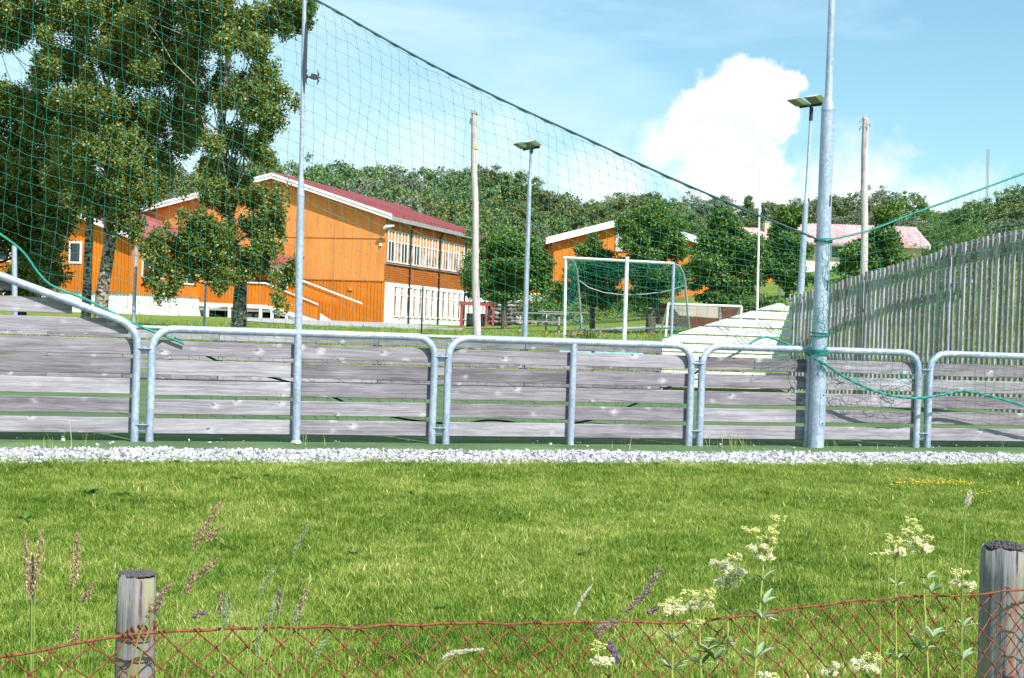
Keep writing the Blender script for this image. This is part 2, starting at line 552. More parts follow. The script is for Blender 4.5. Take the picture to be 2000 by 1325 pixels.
def mat_pole_wood(name, dark, pale, sc=(30, 30, 1.2), lichen=None, rust=False):
    m, nt = new_mat(name)
    tc = nt.n('ShaderNodeTexCoord').outputs['Object']
    a = nt.noise(nt.n('ShaderNodeMapping', {'Vector': tc, 'Scale': sc}).outputs[0], 1.0, 6, .65)
    b = nt.noise(tc, 6, 4, .6)
    col = nt.ramp(nt.math('ADD', nt.math('MULTIPLY', a, .75), nt.math('MULTIPLY', b, .25)), [(.38, dark), (.45, tuple(x * .4 + y * .6 for x, y in zip(dark, pale))), (.62, pale)])
    if lichen:
        ln = nt.noise(nt.n('ShaderNodeMapping', {'Vector': tc, 'Scale': (26, 26, 5)}).outputs[0], 1.0, 5, .7)
        col = nt.mix(nt.ramp(ln, [(.53, 0.0), (.64, 0.75)]), col, lichen)
    if rust:
        sep = nt.n('ShaderNodeSeparateXYZ', {0: tc})
        rx = nt.math('ABSOLUTE', nt.math('SUBTRACT', sep.outputs[0], 0.012))
        rn = nt.noise(nt.n('ShaderNodeMapping', {'Vector': tc, 'Scale': (40, 40, 6)}).outputs[0], 1.0, 4, .7)
        f = nt.math('MULTIPLY', nt.n('ShaderNodeMapRange', {0: rx, 1: 0.004, 2: 0.016, 3: 1.0, 4: 0.0}).outputs[0], nt.ramp(rn, [(.38, 0.0), (.55, .85)]))
        f = nt.math('MULTIPLY', f, nt.n('ShaderNodeMapRange', {0: sep.outputs[2], 1: 0.96, 2: 1.02, 3: 1.0, 4: 0.15}).outputs[0])
        col = nt.mix(f, col, (0.30, 0.09, 0.035))
    finish(nt, col, 0.85, bump=a, bstr=0.8, bdist=0.006, spec=0.2)
    return m


M['post_wood'] = mat_pole_wood('weathered_post', (0.020, 0.019, 0.022), (0.235, 0.235, 0.24), (85, 85, 3.0), (0.26, 0.245, 0.13), True)
M['mast_wood'] = mat_pole_wood('grey_mast_wood', (0.24, 0.19, 0.18), (0.60, 0.53, 0.50), (14, 14, .8))
M['moss'] = mat_plain('dark_dry_moss', (0.075, 0.066, 0.070), 0.95, var=.6, scale=90)
M['rust_wire'] = mat_plain('rusty_wire', (0.175, 0.052, 0.024), 0.85, var=.6, scale=70)
M['net'] = mat_plain('green_net_cord', (0.010, 0.20, 0.145), 0.6, var=.35, scale=4)
M['net_rope'] = mat_plain('dark_green_rope', (0.004, 0.055, 0.048), 0.6, var=.6, scale=60)
M['net_rope_light'] = mat_plain('green_rope', (0.01, 0.20, 0.155), 0.6, var=.5, scale=60)

# ------------------------------------------------------------------ ground sheets
qs = np.concatenate([np.arange(-17, -1.4, 0.5), [-1.35, -.9, -.55, -.35, 0, 3, 6, 9, 12, 13.9, 14.4, 15, 15.7, 16.5, 17.5], np.arange(19, 60, 1.7), np.arange(62, 150, 4), [160, 180, 210, 260, 350, 500, 900, 1600]])
ss = np.concatenate([[-1500, -700, -300, -180, -120], np.arange(-90, -20, 5), np.arange(-20, 40, 1.0), np.arange(40, 100, 5), [120, 180, 300, 700, 1500]])
SS, QQ = np.meshgrid(ss, qs)
GX = ON.x + TX.x * SS + TN.x * QQ; GY = ON.y + TX.y * SS + TN.y * QQ
GZ = ground_z(GX, GY) - np.where((QQ > -0.6) & (QQ < 14), 0.006, 0.0)
V = np.stack([GX, GY, GZ], -1).reshape(-1, 3)
nq, ns = QQ.shape
idx = np.arange(nq * ns).reshape(nq, ns)
Fc = np.stack([idx[:-1, :-1], idx[:-1, 1:], idx[1:, 1:], idx[1:, :-1]], -1).reshape(-1, 4)
tag(link('ground', np_mesh('ground', V, Fc, True), M['ground']), kind='structure')


def sheet(name, mat, s0, s1, q0, q1, dz, ns=60, nq=6, edge=0.0, thick=0.0):
    s_ = np.linspace(s0, s1, ns); q_ = np.linspace(q0, q1, nq)
    A, B = np.meshgrid(s_, q_)
    B = B.copy()
    if edge:
        B[0] += edge * (rng.random(ns) - .5) * 2 + edge * np.sin(s_ * 3.1) + .6 * edge * np.sin(s_ * 1.1 + 2)
    X = ON.x + TX.x * A + TN.x * B; Y = ON.y + TX.y * A + TN.y * B
    Z = ground_z(X, Y) + dz
    if thick:
        Z[0] -= thick; Z[1] += thick * .5
    V = np.stack([X, Y, Z], -1).reshape(-1, 3)
    i = np.arange(ns * nq).reshape(nq, ns)
    Fq = np.stack([i[:-1, :-1], i[:-1, 1:], i[1:, 1:], i[1:, :-1]], -1).reshape(-1, 4)
    return tag(link(name, np_mesh(name, V, Fq, True), mat), kind='structure')


s_ = np.linspace(-14, 16, 400)
q_ = np.array([-.56, -.53, -.50, -.42, -.3, -.1, 0.1, 4, 9, 13.9])
A, B = np.meshgrid(s_, q_); B = B.copy()
wob = 0.03 * np.sin(s_ * 2.3) + 0.02 * np.sin(s_ * 5.1 + 1) + 0.012 * rng.standard_normal(400)
for i in range(5): B[i] += wob
X = ON.x + TX.x * A + TN.x * B; Y = ON.y + TX.y * A + TN.y * B
lift = np.array([-.07, .0, .022, .02, .012, .004, .004, .004, .004, .004])[:, None] + 0 * A
lift[1:4] += 0.008 * np.sin(s_ * 3.7)[None] + 0.007 * np.sin(s_ * 9.1)[None] + 0.004 * rng.standard_normal(400)[None]
Z = ground_z(X, Y) + lift
i = np.arange(A.size).reshape(A.shape)
Fq = np.stack([i[:-1, :-1], i[:-1, 1:], i[1:, 1:], i[1:, :-1]], -1).reshape(-1, 4)
tag(link('pitch_turf', np_mesh('pitch_turf', np.stack([X, Y, Z], -1), Fq, True), M['turf']), kind='structure')
sheet('gravel_strip', M['gravel_bed'], -14, 16, -1.22, -.5, 0.006, 300, 5, edge=0.03)
# school yard asphalt and paths
s_a, _ = on_plane(905, 640, 45)


def ribbon(name, mat, rows, nx=24, dz=.03):
    V = []
    Ys = np.concatenate([np.linspace(rows[k][2], rows[k + 1][2], 8, endpoint=False) for k in range(len(rows) - 1)] + [[rows[-1][2]]])
    for Y in Ys:
        l_ = np.interp(Y, [r[2] for r in rows], [r[0] for r in rows]); r__ = np.interp(Y, [r[2] for r in rows], [r[1] for r in rows])
        for k in range(nx + 1):
            p = PG(l_ + (r__ - l_) * k / nx, 640, Y); V.append((p.x, p.y, p.z + dz))
    i = np.arange(len(V)).reshape(len(Ys), nx + 1)
    Fq = np.stack([i[:-1, :-1], i[:-1, 1:], i[1:, 1:], i[1:, :-1]], -1).reshape(-1, 4)
    return tag(link(name, np_mesh(name, np.array(V), Fq, True), mat), kind='structure')


ribbon('school_yard', M['asphalt'], [(640, 905, 50), (480, 905, 62), (470, 760, 88.5)])
ribbon('footpath', M['asphalt'], [(905, 1200, 48.5), (905, 1200, 51)])
ribbon('footpath', M['asphalt'], [(1170, 1290, 52), (1200, 1330, 58)])
ribbon('footpath', M['asphalt'], [(1560, 1700, 58), (1560, 1720, 62)])


# ------------------------------------------------------------------ scattered stuff
def icolow():
    t = (1 + 5 ** .5) / 2
    v = np.array([(-1, t, 0), (1, t, 0), (-1, -t, 0), (1, -t, 0), (0, -1, t), (0, 1, t), (0, -1, -t), (0, 1, -t), (t, 0, -1), (t, 0, 1), (-t, 0, -1), (-t, 0, 1)], float)
    v /= np.linalg.norm(v[0])
    f = [(0, 11, 5), (0, 5, 1), (0, 1, 7), (0, 7, 10), (0, 10, 11), (1, 5, 9), (5, 11, 4), (11, 10, 2), (10, 7, 6), (7, 1, 8), (3, 9, 4), (3, 4, 2), (3, 2, 6), (3, 6, 8), (3, 8, 9), (4, 9, 5), (2, 4, 11), (6, 2, 10), (8, 6, 7), (9, 8, 1)]
    return v, np.array(f)


ICO_V, ICO_F = icolow()
OCT_V = np.array([(1, 0, 0), (-1, 0, 0), (0, 1, 0), (0, -1, 0), (0, 0, 1), (0, 0, -1)], float)
OCT_F = np.array([(0, 2, 4), (2, 1, 4), (1, 3, 4), (3, 0, 4), (2, 0, 5), (1, 2, 5), (3, 1, 5), (0, 3, 5)])


def scatter(base_v, base_f, C, size, jit=0.25, flat=None):
    n = len(C); k = len(base_v)
    sc = size[:, None, None] * (1 + jit * rng.uniform(-1, 1, (n, k, 3)))
    st = rng.uniform(.6, 1.25, (n, 1, 3))
    if flat: st[:, :, 2] *= flat
    V = base_v[None] * sc * st
    a = rng.uniform(0, 6.28, n); ca, sa = np.cos(a)[:, None], np.sin(a)[:, None]
    x = V[..., 0] * ca - V[..., 1] * sa; y = V[..., 0] * sa + V[..., 1] * ca
    V = np.stack([x, y, V[..., 2]], -1) + C[:, None, :]
    Fa = (base_f[None] + (np.arange(n) * k)[:, None, None]).reshape(-1, base_f.shape[1])
    return V.reshape(-1, 3), Fa


n = 26000
s_ = rng.uniform(-5.6, 7.2, n)
q_ = -1.22 + .70 * rng.beta(1.15, 1.0, n) + 0.03 * np.sin(s_ * 3)
far = rng.random(n) < 0.004
q_[far] = rng.uniform(-.5, .15, far.sum())
X = ON.x + TX.x * s_ + TN.x * q_; Y = ON.y + TX.y * s_ + TN.y * q_
Z = ground_z(X, Y) + rng.uniform(0.004, 0.022, n)
Z[far] += 0.02
Vg, Fg = scatter(ICO_V, ICO_F, np.stack([X, Y, Z], -1), rng.gamma(2.4, 0.0040, n).clip(.004, .034), .3, .8)
tag(link('gravel', np_mesh('gravel', Vg, Fg), M['stone_chip']), 'pale crushed stone strip between turf edge and lawn', 'gravel', kind='stuff')


def blades(C, h, wd, leanmax, nseg=2, droop=0.5, az=None):
    """grass blades as tapering strips; returns verts, quads/tri as quads"""
    n = len(C)
    az = rng.uniform(0, 6.283, n) if az is None else az
    ln = rng.uniform(0.05, leanmax, n)
    dirx, diry = np.cos(az), np.sin(az)
    fa = az + 1.5708 + rng.uniform(-.7, .7, n)
    wx, wy = np.cos(fa), np.sin(fa)
    rows = []
    for i in range(nseg + 1):
        t = i / nseg
        off = ln * h * (t ** (1 + droop))
        z = h * (t - 0.35 * ln * t * t * droop)
        ww = wd * (1 - t) ** 0.7 * .5 if i < nseg else wd * 0.04
        cx = C[:, 0] + dirx * off; cy = C[:, 1] + diry * off; cz = C[:, 2] + z
        rows.append(np.stack([cx - wx * ww, cy - wy * ww, cz], -1))
        rows.append(np.stack([cx + wx * ww, cy + wy * ww, cz], -1))
    V = np.stack(rows, 1)
    k = 2 * (nseg + 1)
    f = np.array([(2 * i, 2 * i + 1, 2 * i + 3, 2 * i + 2) for i in range(nseg)])
    Fq = (f[None] + (np.arange(n) * k)[:, None, None]).reshape(-1, 4)
    return V.reshape(-1, 3), Fq


M['lawn_blade'] = None


def mat_blades():
    m, nt = new_mat('lawn_grass')
    g = nt.n('ShaderNodeNewGeometry')
    r = g.outputs['Random Per Island']
    pos = g.outputs['Position']
    a = nt.noise(pos, 0.8, 5, .6); b = nt.noise(pos, 5.0, 4, .6)
    t = nt.math('ADD', nt.math('MULTIPLY', r, .54), nt.math('ADD', nt.math('MULTIPLY', a, .50), nt.math('SUBTRACT', nt.math('MULTIPLY', b, .52), .36)))
    col = nt.ramp(t, [(0.13, (0.022, 0.070, 0.005)), (0.27, (0.100, 0.215, 0.012)), (0.42, (0.235, 0.370, 0.030)), (0.57, (0.45, 0.485, 0.090)), (0.72, (0.78, 0.64, 0.34))])
    finish(nt, col, 0.5, transl=0.36, spec=0.4)
    return m


M['lawn_blade'] = mat_blades()
clumps = []
for v in range(5):
    n = 130
    rr = rng.normal(0, 0.055, (n, 2))
    Cc = np.column_stack([rr, np.full(n, -0.01)])
    Vb, Fb = blades(Cc, rng.uniform(0.018, 0.048, n), rng.uniform(0.0022, 0.0050, n), 1.5)
    me = np_mesh('grass_clump_%d' % v, Vb, Fb); me.materials.append(M['lawn_blade'])
    clumps.append(bpy.data.objects.new('grass_clump_source', me))
for v in range(2):     # broad weed leaves among the grass
    n = 16
    rr = rng.normal(0, 0.035, (n, 2))
    Vb, Fb = blades(np.column_stack([rr, np.full(n, -0.005)]), rng.uniform(0.02, 0.045, n), rng.uniform(0.008, 0.015, n), 1.6, 3)
    me = np_mesh('weed_clump_%d' % v, Vb, Fb); me.materials.append(M['lawn_blade'])
    clumps.append(bpy.data.objects.new('grass_clump_source', me))


def gn_scatter(name, V, Fq, sources, density, smin, smax, seed, weights=None):
    me = np_mesh(name, V, Fq)
    o = link(name, me, M['lawn_blade'])
    ng = bpy.data.node_groups.new(name + '_nodes', 'GeometryNodeTree')
    ng.interface.new_socket('Geometry', in_out='INPUT', socket_type='NodeSocketGeometry')
    ng.interface.new_socket('Geometry', in_out='OUTPUT', socket_type='NodeSocketGeometry')
    N = ng.nodes; L = ng.links
    gi = N.new('NodeGroupInput'); go = N.new('NodeGroupOutput')
    dp = N.new('GeometryNodeDistributePointsOnFaces'); dp.inputs['Density'].default_value = density; dp.inputs['Seed'].default_value = seed
    L.new(gi.outputs[0], dp.inputs['Mesh'])
    gti = N.new('GeometryNodeGeometryToInstance')
    for so in sources[::-1]:
        oi = N.new('GeometryNodeObjectInfo'); oi.inputs['Object'].default_value = so
        L.new(oi.outputs['Geometry'], gti.inputs[0]) if False else None
        g1 = N.new('GeometryNodeGeometryToInstance')
        L.new(oi.outputs['Geometry'], g1.inputs[0])
        so['_n'] = 1
        gti_in = g1
        L.new(g1.outputs[0], (jn if 'jn' in locals() else (jn := N.new('GeometryNodeJoinGeometry'))).inputs[0])
    N.remove(gti)
    ip = N.new('GeometryNodeInstanceOnPoints')
    L.new(dp.outputs['Points'], ip.inputs['Points'])
    L.new(jn.outputs[0], ip.inputs['Instance'])
    ip.inputs['Pick Instance'].default_value = True
    rot = N.new('FunctionNodeRandomValue'); rot.data_type = 'FLOAT_VECTOR'
    rot.inputs[0].default_value = (-.15, -.15, 0); rot.inputs[1].default_value = (.15, .15, 6.283)
    L.new(rot.outputs[0], ip.inputs['Rotation'])
    sc = N.new('FunctionNodeRandomValue'); sc.data_type = 'FLOAT'
    sc.inputs[2].default_value = smin; sc.inputs[3].default_value = smax; sc.inputs['Seed'].default_value = 5
    L.new(sc.outputs[1], ip.inputs['Scale'])
    rv = N.new('FunctionNodeRandomValue'); rv.data_type = 'INT'
    rv.inputs[4].default_value = 0; rv.inputs[5].default_value = len(sources) - 1; rv.inputs['Seed'].default_value = 9
    L.new(rv.outputs[2], ip.inputs['Instance Index'])
    L.new(ip.outputs[0], go.inputs[0])
    md = o.modifiers.new('scatter', 'NODES'); md.node_group = ng
    return o


def patch(qlist, half, dz=0.0, nc=25, ragged=0.0):
    """ground patch covering what the camera sees between two q values"""
    rows = []
    for q_i in qlist:
        row = []
        for k in np.linspace(-1, 1, nc):
            q = q_i + (ragged * (rng.random() - .5 + .6 * math.sin(k * 23) + .4 * math.sin(k * 71)) if q_i == qlist[-1] else 0)
            # intersect direction u=k*half with line q
            u = k * half
            # s such that X = u*Y
            s = (u * (ON.y + TN.y * q) - TN.x * q) / (TX.x - u * TX.y)
            X = ON.x + TX.x * s + TN.x * q; Y = ON.y + TX.y * s + TN.y * q
            row.append((X, Y, gz(X, Y) + dz))
        rows.append(row)
    V = np.array(rows).reshape(-1, 3)
    nr = len(qlist); i = np.arange(nr * nc).reshape(nr, nc)
    return V, np.stack([i[:-1, :-1], i[:-1, 1:], i[1:, 1:], i[1:, :-1]], -1).reshape(-1, 4)


Vp, Fp = patch(np.linspace(-10.3, -1.14, 30), 0.40, nc=260, ragged=.075)
tag(gn_scatter('lawn_grass', Vp, Fp, clumps[:5] * 5 + clumps[5:], 430, 0.55, 1.5, 3), 'sunlit short mown grass of the lawn in front of the gravel', 'grass', kind='stuff')
tall = []
for v in range(3):
    n = 90
    rr = rng.normal(0, 0.16, (n, 2))
    Vb, Fb = blades(np.column_stack([rr, np.full(n, -0.02)]), rng.uniform(0.05, 0.13, n), rng.uniform(0.006, 0.012, n), 1.1)
    me = np_mesh('meadow_clump_%d' % v, Vb, Fb); me.materials.append(M['lawn_blade'])
    tall.append(bpy.data.objects.new('meadow_clump_source', me))
Vp, Fp = patch(np.array([14.3, 15, 16.5, 18, 20, 24, 28, 32, 35.7]), 0.40)
tag(gn_scatter('meadow_grass', Vp, Fp, tall, 9, 0.7, 1.3, 4), 'rougher green grass on the bank behind the far boards', 'grass', kind='stuff')


# ------------------------------------------------------------------ barriers
board_cache = {}


def board(parent, s0, s1, q, z0, h, t=0.028, mat='board', name='board', tilt=0.0):
    L = s1 - s0
    key = (round(L, 2), round(h, 3), round(t, 3), mat)
    if key not in board_cache:
        Lr = key[0]; b = 0.004
        mb = MB()
        # slightly eased edges: octagonal section
        sec = [(-t / 2, -h / 2 + b), (-t / 2 + b, -h / 2), (t / 2 - b, -h / 2), (t / 2, -h / 2 + b), (t / 2, h / 2 - b), (t / 2 - b, h / 2), (-t / 2 + b, h / 2), (-t / 2, h / 2 - b)]
        vs = [(x, y, z) for x in (-Lr / 2, Lr / 2) for (y, z) in sec]
        fs = [tuple(range(8)), tuple(range(8, 16))[::-1]] + [(i, 8 + i, 8 + (i + 1) % 8, (i + 1) % 8) for i in range(8)]
        mb.add(vs, fs)
        me = bpy.data.meshes.new('board'); me.from_pydata(mb.v, [], mb.f); me.update()
        me.materials.append(M[mat]); board_cache[key] = me
    o = bpy.data.objects.new(name, board_cache[key]); COL.objects.link(o)
    c = W((s0 + s1) / 2, q, z0 + h / 2)
    o.parent = parent
    o.location = c - parent.location
    o.rotation_euler = (rng.uniform(-.004, .004), tilt + rng.uniform(-.002, .002), ANG)
    return o


def frame_pts(sa, sb, q, ztop, r=0.20, zb=-0.05, nb=8):
    pts = [W(sa, q, zb), W(sa, q, (zb + ztop - r) / 2), W(sa, q, ztop - r)]
    for i in range(1, nb + 1):
        a = math.pi / 2 * i / nb
        pts.append(W(sa + r - r * math.cos(a), q, ztop - r + r * math.sin(a)))
    n = 8
    for i in range(1, n): pts.append(W(sa + r + (sb - sa - 2 * r) * i / n, q, ztop))
    for i in range(nb + 1):
        a = math.pi / 2 * i / nb
        pts.append(W(sb - r + r * math.sin(a), q, ztop - r + r * math.cos(a)))
    pts += [W(sb, q, (zb + ztop - r) / 2), W(sb, q, zb)]
    return pts


PR = 0.038
s_leg = lambda px, py=870: on_plane(px, py)[0]
ZT = 1.09
ROWS = [0.08, 0.268, 0.456, 0.644, 0.835]
panels = [(s_leg(291), s_leg(843), s_leg(578)), (s_leg(870), s_leg(1345), s_leg(1114)), (s_leg(1366), s_leg(1789), s_leg(1577)), (s_leg(1811), s_leg(2230), s_leg(2030))]
plabels = ['galvanised steel barrier with five grey board rows beside the gate-like gap under the birch',
           'barrier of grey boards in a galvanised pipe frame with its own plain middle post',
           'pipe framed board barrier behind the thick grey mast, its rail touched by loose netting',
           'last board barrier on the gravel edge, a sagging green rope crossing its boards']
plabels[0] = 'galvanised pipe barrier with grey boards whose rail is crossed by the tall slim mast'


def bracket(parent, s, z, q=0.0, w=0.13):
    mb = MB()
    R = Matrix.Rotation(ANG, 3, 'Z')
    mb.box(W(s, q - .02, z), (w, 0.05, 0.008), R)
    mb.box(W(s, q + .005, z - .03), (w * .8, 0.008, 0.06), R)
    mb.tube([W(s, q - .03, z - .012), W(s, q - .03, z + .018)], .008, 6)
    return mb.build('bracket', M['zinc'], parent)


for k, (sa, sb, smid) in enumerate(panels):
    t = thing('board_barrier', W((sa + sb) / 2, 0, 0), plabels[k], 'barrier', 'board barriers along the near side of the ball court')
    MB().tube(frame_pts(sa, sb, 0, ZT), PR, 14, False).build('pipe_frame', M['zinc'], t)
    if k in (1,):
        MB().tube([W(smid, 0, -.05), W(smid, 0, ZT - .02)], PR * .95, 14).build('middle_post', M['zinc'], t)
    if k in (2, 3):
        MB().tube([W(smid, 0.02, -.05), W(smid, 0.02, ZT - .02)], PR * .95, 14).build('middle_post', M['zinc'], t)
    for z in ROWS:
        for (a, b) in ((sa - .01, smid - 0.003), (smid + .003, sb + .01)):
            board(t, a, b, PR + .022 + rng.uniform(-.003, .003), z + rng.uniform(-.004, .004), 0.145)
    bracket(t, sb + .068, .90); bracket(t, sb + .068, .17)

# barrier with the climbing rail at the left edge of the photograph
sleg = s_leg(262, 868)
t = thing('board_barrier', W(sleg - 1.4, 0, 0), 'taller board barrier whose galvanised rail climbs steeply beyond the birch trunks', 'barrier', 'board barriers along the near side of the ball court')
s1, z1 = on_plane(232, 622); s2, z2 = on_plane(0, 536)
slope = (z2 - z1) / (s2 - s1)
pts = [W(sleg, 0, -.05), W(sleg, 0, .5), W(sleg, 0, z1 - .26)]
for i in range(1, 9):
    f = i / 9
    # quadratic bend
    p0 = (sleg, z1 - .26); p1 = (sleg, z1 + slope * (sleg - s1) - .02); p2 = (s1 - .02, z1 + .0)
    a = (1 - f) ** 2; b = 2 * f * (1 - f); c = f * f
    pts.append(W(a * p0[0] + b * p1[0] + c * p2[0], 0, a * p0[1] + b * p1[1] + c * p2[1]))
s_end = s2 - 1.8
for f in np.linspace(0, 1, 10):
    s = s1 + (s_end - s1) * f
    pts.append(W(s, 0, z1 + slope * (s - s1) - .012))
MB().tube(pts, PR, 14, False).build('pipe_frame', M['zinc'], t)
MB().tube([W(s_end, 0, -.05), W(s_end, 0, z1 + slope * (s_end - s1))], PR, 14).build('middle_post', M['zinc'], t)
for z in ROWS + [1.03, 1.21, 1.40, 1.59, 1.78]:
    lim = s1 + (z + .155 - z1) / slope if z > .9 else sleg + .01     # the rail cuts the upper rows short
    lim = min(lim + .12, sleg + .01)
    board(t, s_end - .05, lim, PR + .022 + rng.uniform(-.003, .003), z + rng.uniform(-.004, .004), 0.145 if z > 1 else .15)
bracket(t, sleg + .068, .90); bracket(t, sleg + .068, .17)

# ---- far side of the court
QF = 13.55
fx = lambda px, py=665: on_plane(px, py, QF)[0]
far_edges = [(-60, 'x'), (240, 'a'), (427, 'a'), (738, 'a'), (1024, 'a'), (1290, 'a')]
far_lab = ['far board barrier seen through the gap beside the climbing rail', 'far board barrier standing in front of the lone birch trunk',
           'far board barrier below the orange gable wall', 'far board barrier in front of the tall wooden pole', 'far board barrier in front of the football goal, mint sheet behind it']
se = [fx(p) for p, _ in far_edges]
for k in range(5):
    a, b = se[k] + .05, se[k + 1] - .05
    t = thing('board_barrier', W((a + b) / 2, QF, 0), far_lab[k], 'barrier', 'board barriers along the far side of the ball court')
    MB().tube(frame_pts(a, b, QF, .985, .16), PR, 10, False).build('pipe_frame', M['zinc'], t)
    MB().tube([W((a + b) / 2, QF, -.05), W((a + b) / 2, QF, .97)], PR, 10).build('middle_post', M['zinc'], t)
    for z in ROWS:
        m_ = (a + b) / 2
        for (u, v) in ((a - .04, m_ - .003), (m_ + .003, b + .04)):
            board(t, u, v, QF - PR - .02 + rng.uniform(-.003, .003), z - .055 + rng.uniform(-.004, .004), 0.145)
# pale rising section up to the corner
sA, sB = se[5], on_plane(1546, 640, QF)[0]
t = thing('rising_board_wall', W((sA + sB) / 2, QF, 0), 'bright pale board wall rising to a blunt peak at the court corner', 'board wall')
sp, zp = on_plane(1518, 592, QF)
s0_, z0_ = on_plane(1270, 667, QF)
pitch_ = 0.19
zr = 0.08; r_i = 0
while zr < zp - .03:
    top = min(zr + .16, zp)
    def s_at(z):    # where the diagonal cut meets height z
        return s0_ + (z - z0_) / (zp - z0_) * (sp - s0_)
    la = max(sA + .02, s_at(zr)); lb = max(sA + .02, s_at(top))
    ra, rb = sB - .02, sB - .02
    if top > zp - .14:
        rb = sp + .12
    q = QF - .06
    poly = [W(la, q, zr), W(ra, q, zr), W(rb, q, top), W(lb, q, top)]
    mb = MB().prism(poly, TN * .028)
    c = W((la + ra) / 2, q, zr)
    o = thing_board = None
    me = bpy.data.meshes.new('board')
    inv = (Matrix.Translation(c) @ Matrix.Rotation(ANG, 4, 'Z')).inverted()
    me.from_pydata([tuple(inv @ Vector(v)) for v in mb.v], [], mb.f); me.update()
    o = link('board', me, M['board_pale'], t, c - t.location, (0, 0, ANG))
    zr += pitch_; r_i += 1
MB().tube([W(sB, QF, -.05), W(sB, QF, 1.95)], PR, 10).build('corner_post', M['zinc'], t)
MB().tube([W(sA + .06, QF, -.05), W(sA + .06, QF, 1.08), W(s_at(1.2), QF, 1.12), W(sp, QF, zp - .06), W(sB, QF, zp - .1)], PR * .8, 10).build('pipe_frame', M['zinc'], t)

# ---- end wall of upright slats, from the far corner towards the camera
CORN = W(sB + .06, QF)
DE = -TN
tw = thing('slat_end_wall', W(sB + .06, QF - 6, 0), 'tall wall of weathered upright slats closing the short end of the court', 'slat wall')
nsl = 75
len_e = 12.3
top_px = [(1545, 579), (1600, 565), (1700, 531), (1790, 505), (1840, 489), (1845, 483), (1900, 469), (1950, 457), (2000, 447), (2100, 430)]
tp = []
for (x_, y_) in top_px:
    p = on_line(x_, y_, CORN, DE)
    tp.append(((p - CORN).dot(DE), p.z))
tts = [a for a, _ in tp] ; tzs = [b for _, b in tp]
sl_me = {}
for k in range(nsl):
    tt = 0.04 + k * 0.150
    if tt > 9.3: break
    zt = float(np.interp(tt, tts, tzs)) + rng.uniform(-.012, .012)
    h = zt - .08
    key = round(h, 2)
    if key not in sl_me:
        mb = MB().box((key / 2, 0, 0), (key, .036, .068))
        me = bpy.data.meshes.new('slat'); me.from_pydata(mb.v, [], mb.f); me.update(); me.materials.append(M['slat']); sl_me[key] = me
    o = bpy.data.objects.new('slat', sl_me[key]); COL.objects.link(o); o.parent = tw
    # local X runs up the slat, local Z along the wall
    up = Vector((0, 0, 1)); al = DE.normalized(); th = al.cross(up)
    Rm = Matrix((up, th, al)).transposed() if False else Matrix(((up.x, up.cross(al).x * -1, al.x), (up.y, up.cross(al).y * -1, al.y), (up.z, up.cross(al).z * -1, al.z)))
    if Rm.determinant() < 0:
        Rm = Matrix(((up.x, up.cross(al).x, al.x), (up.y, up.cross(al).y, al.y), (up.z, up.cross(al).z, al.z)))
    c = CORN + DE * tt - TX * .05 + Vector((0, 0, .08))
    o.location = c - tw.location
    o.rotation_euler = (Rm @ Matrix.Rotation(rng.uniform(-.006, .006), 3, 'Y')).to_euler()
top_pts = [CORN + DE * a + TX * .03 + Vector((0, 0, b - .08)) for a, b in zip(tts, tzs) if a < 9.4]
MB().tube(top_pts, PR, 10).build('top_rail', M['zinc'], tw)
lo = [on_line(x_, y_, CORN + TX * .03, DE) for (x_, y_) in ((1550, 668), (1640, 625), (1760, 578), (1830, 560), (1900, 550))]
MB().tube(lo, PR * .8, 10).build('rail', M['zinc'], tw)
MB().tube([CORN + DE * a + TX * .03 + Vector((0, 0, b)) for a, b in ((0, .98), (4.5, 1.0), (9.4, 1.0))], PR * .8, 10).build('rail', M['zinc'], tw)
for a in (0.1, 2.9, 5.5, 8.2):
    MB().tube([CORN + DE * a + TX * .03, CORN + DE * a + TX * .03 + Vector((0, 0, float(np.interp(a, tts, tzs)) - .1))], PR, 10).build('post', M['zinc'], tw)

# ---- masts that carry the net
sm_, _ = on_plane(578, 870)
base = W(sm_, 0, 0)
LU = Vector((0, 0, 1)) - TX * .0145
t = thing('slim_net_mast', base, 'tall slim galvanised mast rising out of the barrier rail, dark bracket near its head', 'mast')
zc1 = on_plane(590, 385)[1]; zc2 = on_plane(591, 345)[1]
MB().tube([base + LU * z for z in (-.03, .5, 1.2, zc1)], [PR * 1.08, PR * 1.05, PR, PR * .97], 16).build('lower_tube', M['zinc'], t)
MB().tube([base + LU * z for z in (zc1 + .002, zc1 + .03, zc2 - .03, zc2)], [PR * .98, PR * .98, PR * .70, PR * .62], 16).build('reducing_cone', M['zinc'], t)
MB().tube([base + LU * z for z in (zc2 + .002, 4, 6.3)], [PR * .60, PR * .55, PR * .45], 14).build('upper_tube', M['zinc'], t)
MB().tube([base + LU * z for z in (-.02, .03)], [.07, .045], 14).build('base_collar', M['zinc'], t)
# dark plate on the upper tube, standing in for its shadowed sleeve
f0 = on_plane(600, 45)[1]; f1 = on_plane(597, 185)[1]
zz = lambda a: f0 + (f1 - f0) * a
poly = [base + TX * .012 + LU * zz(0), base + TX * .034 + LU * zz(.12), base + TX * .030 + LU * zz(.62), base + TX * .012 + LU * zz(1), base - TX * .012 + LU * zz(.70)]
MB().prism([p - TN * .035 for p in poly], TN * .012).build('sleeve_shade', M['dark_steel'], t)
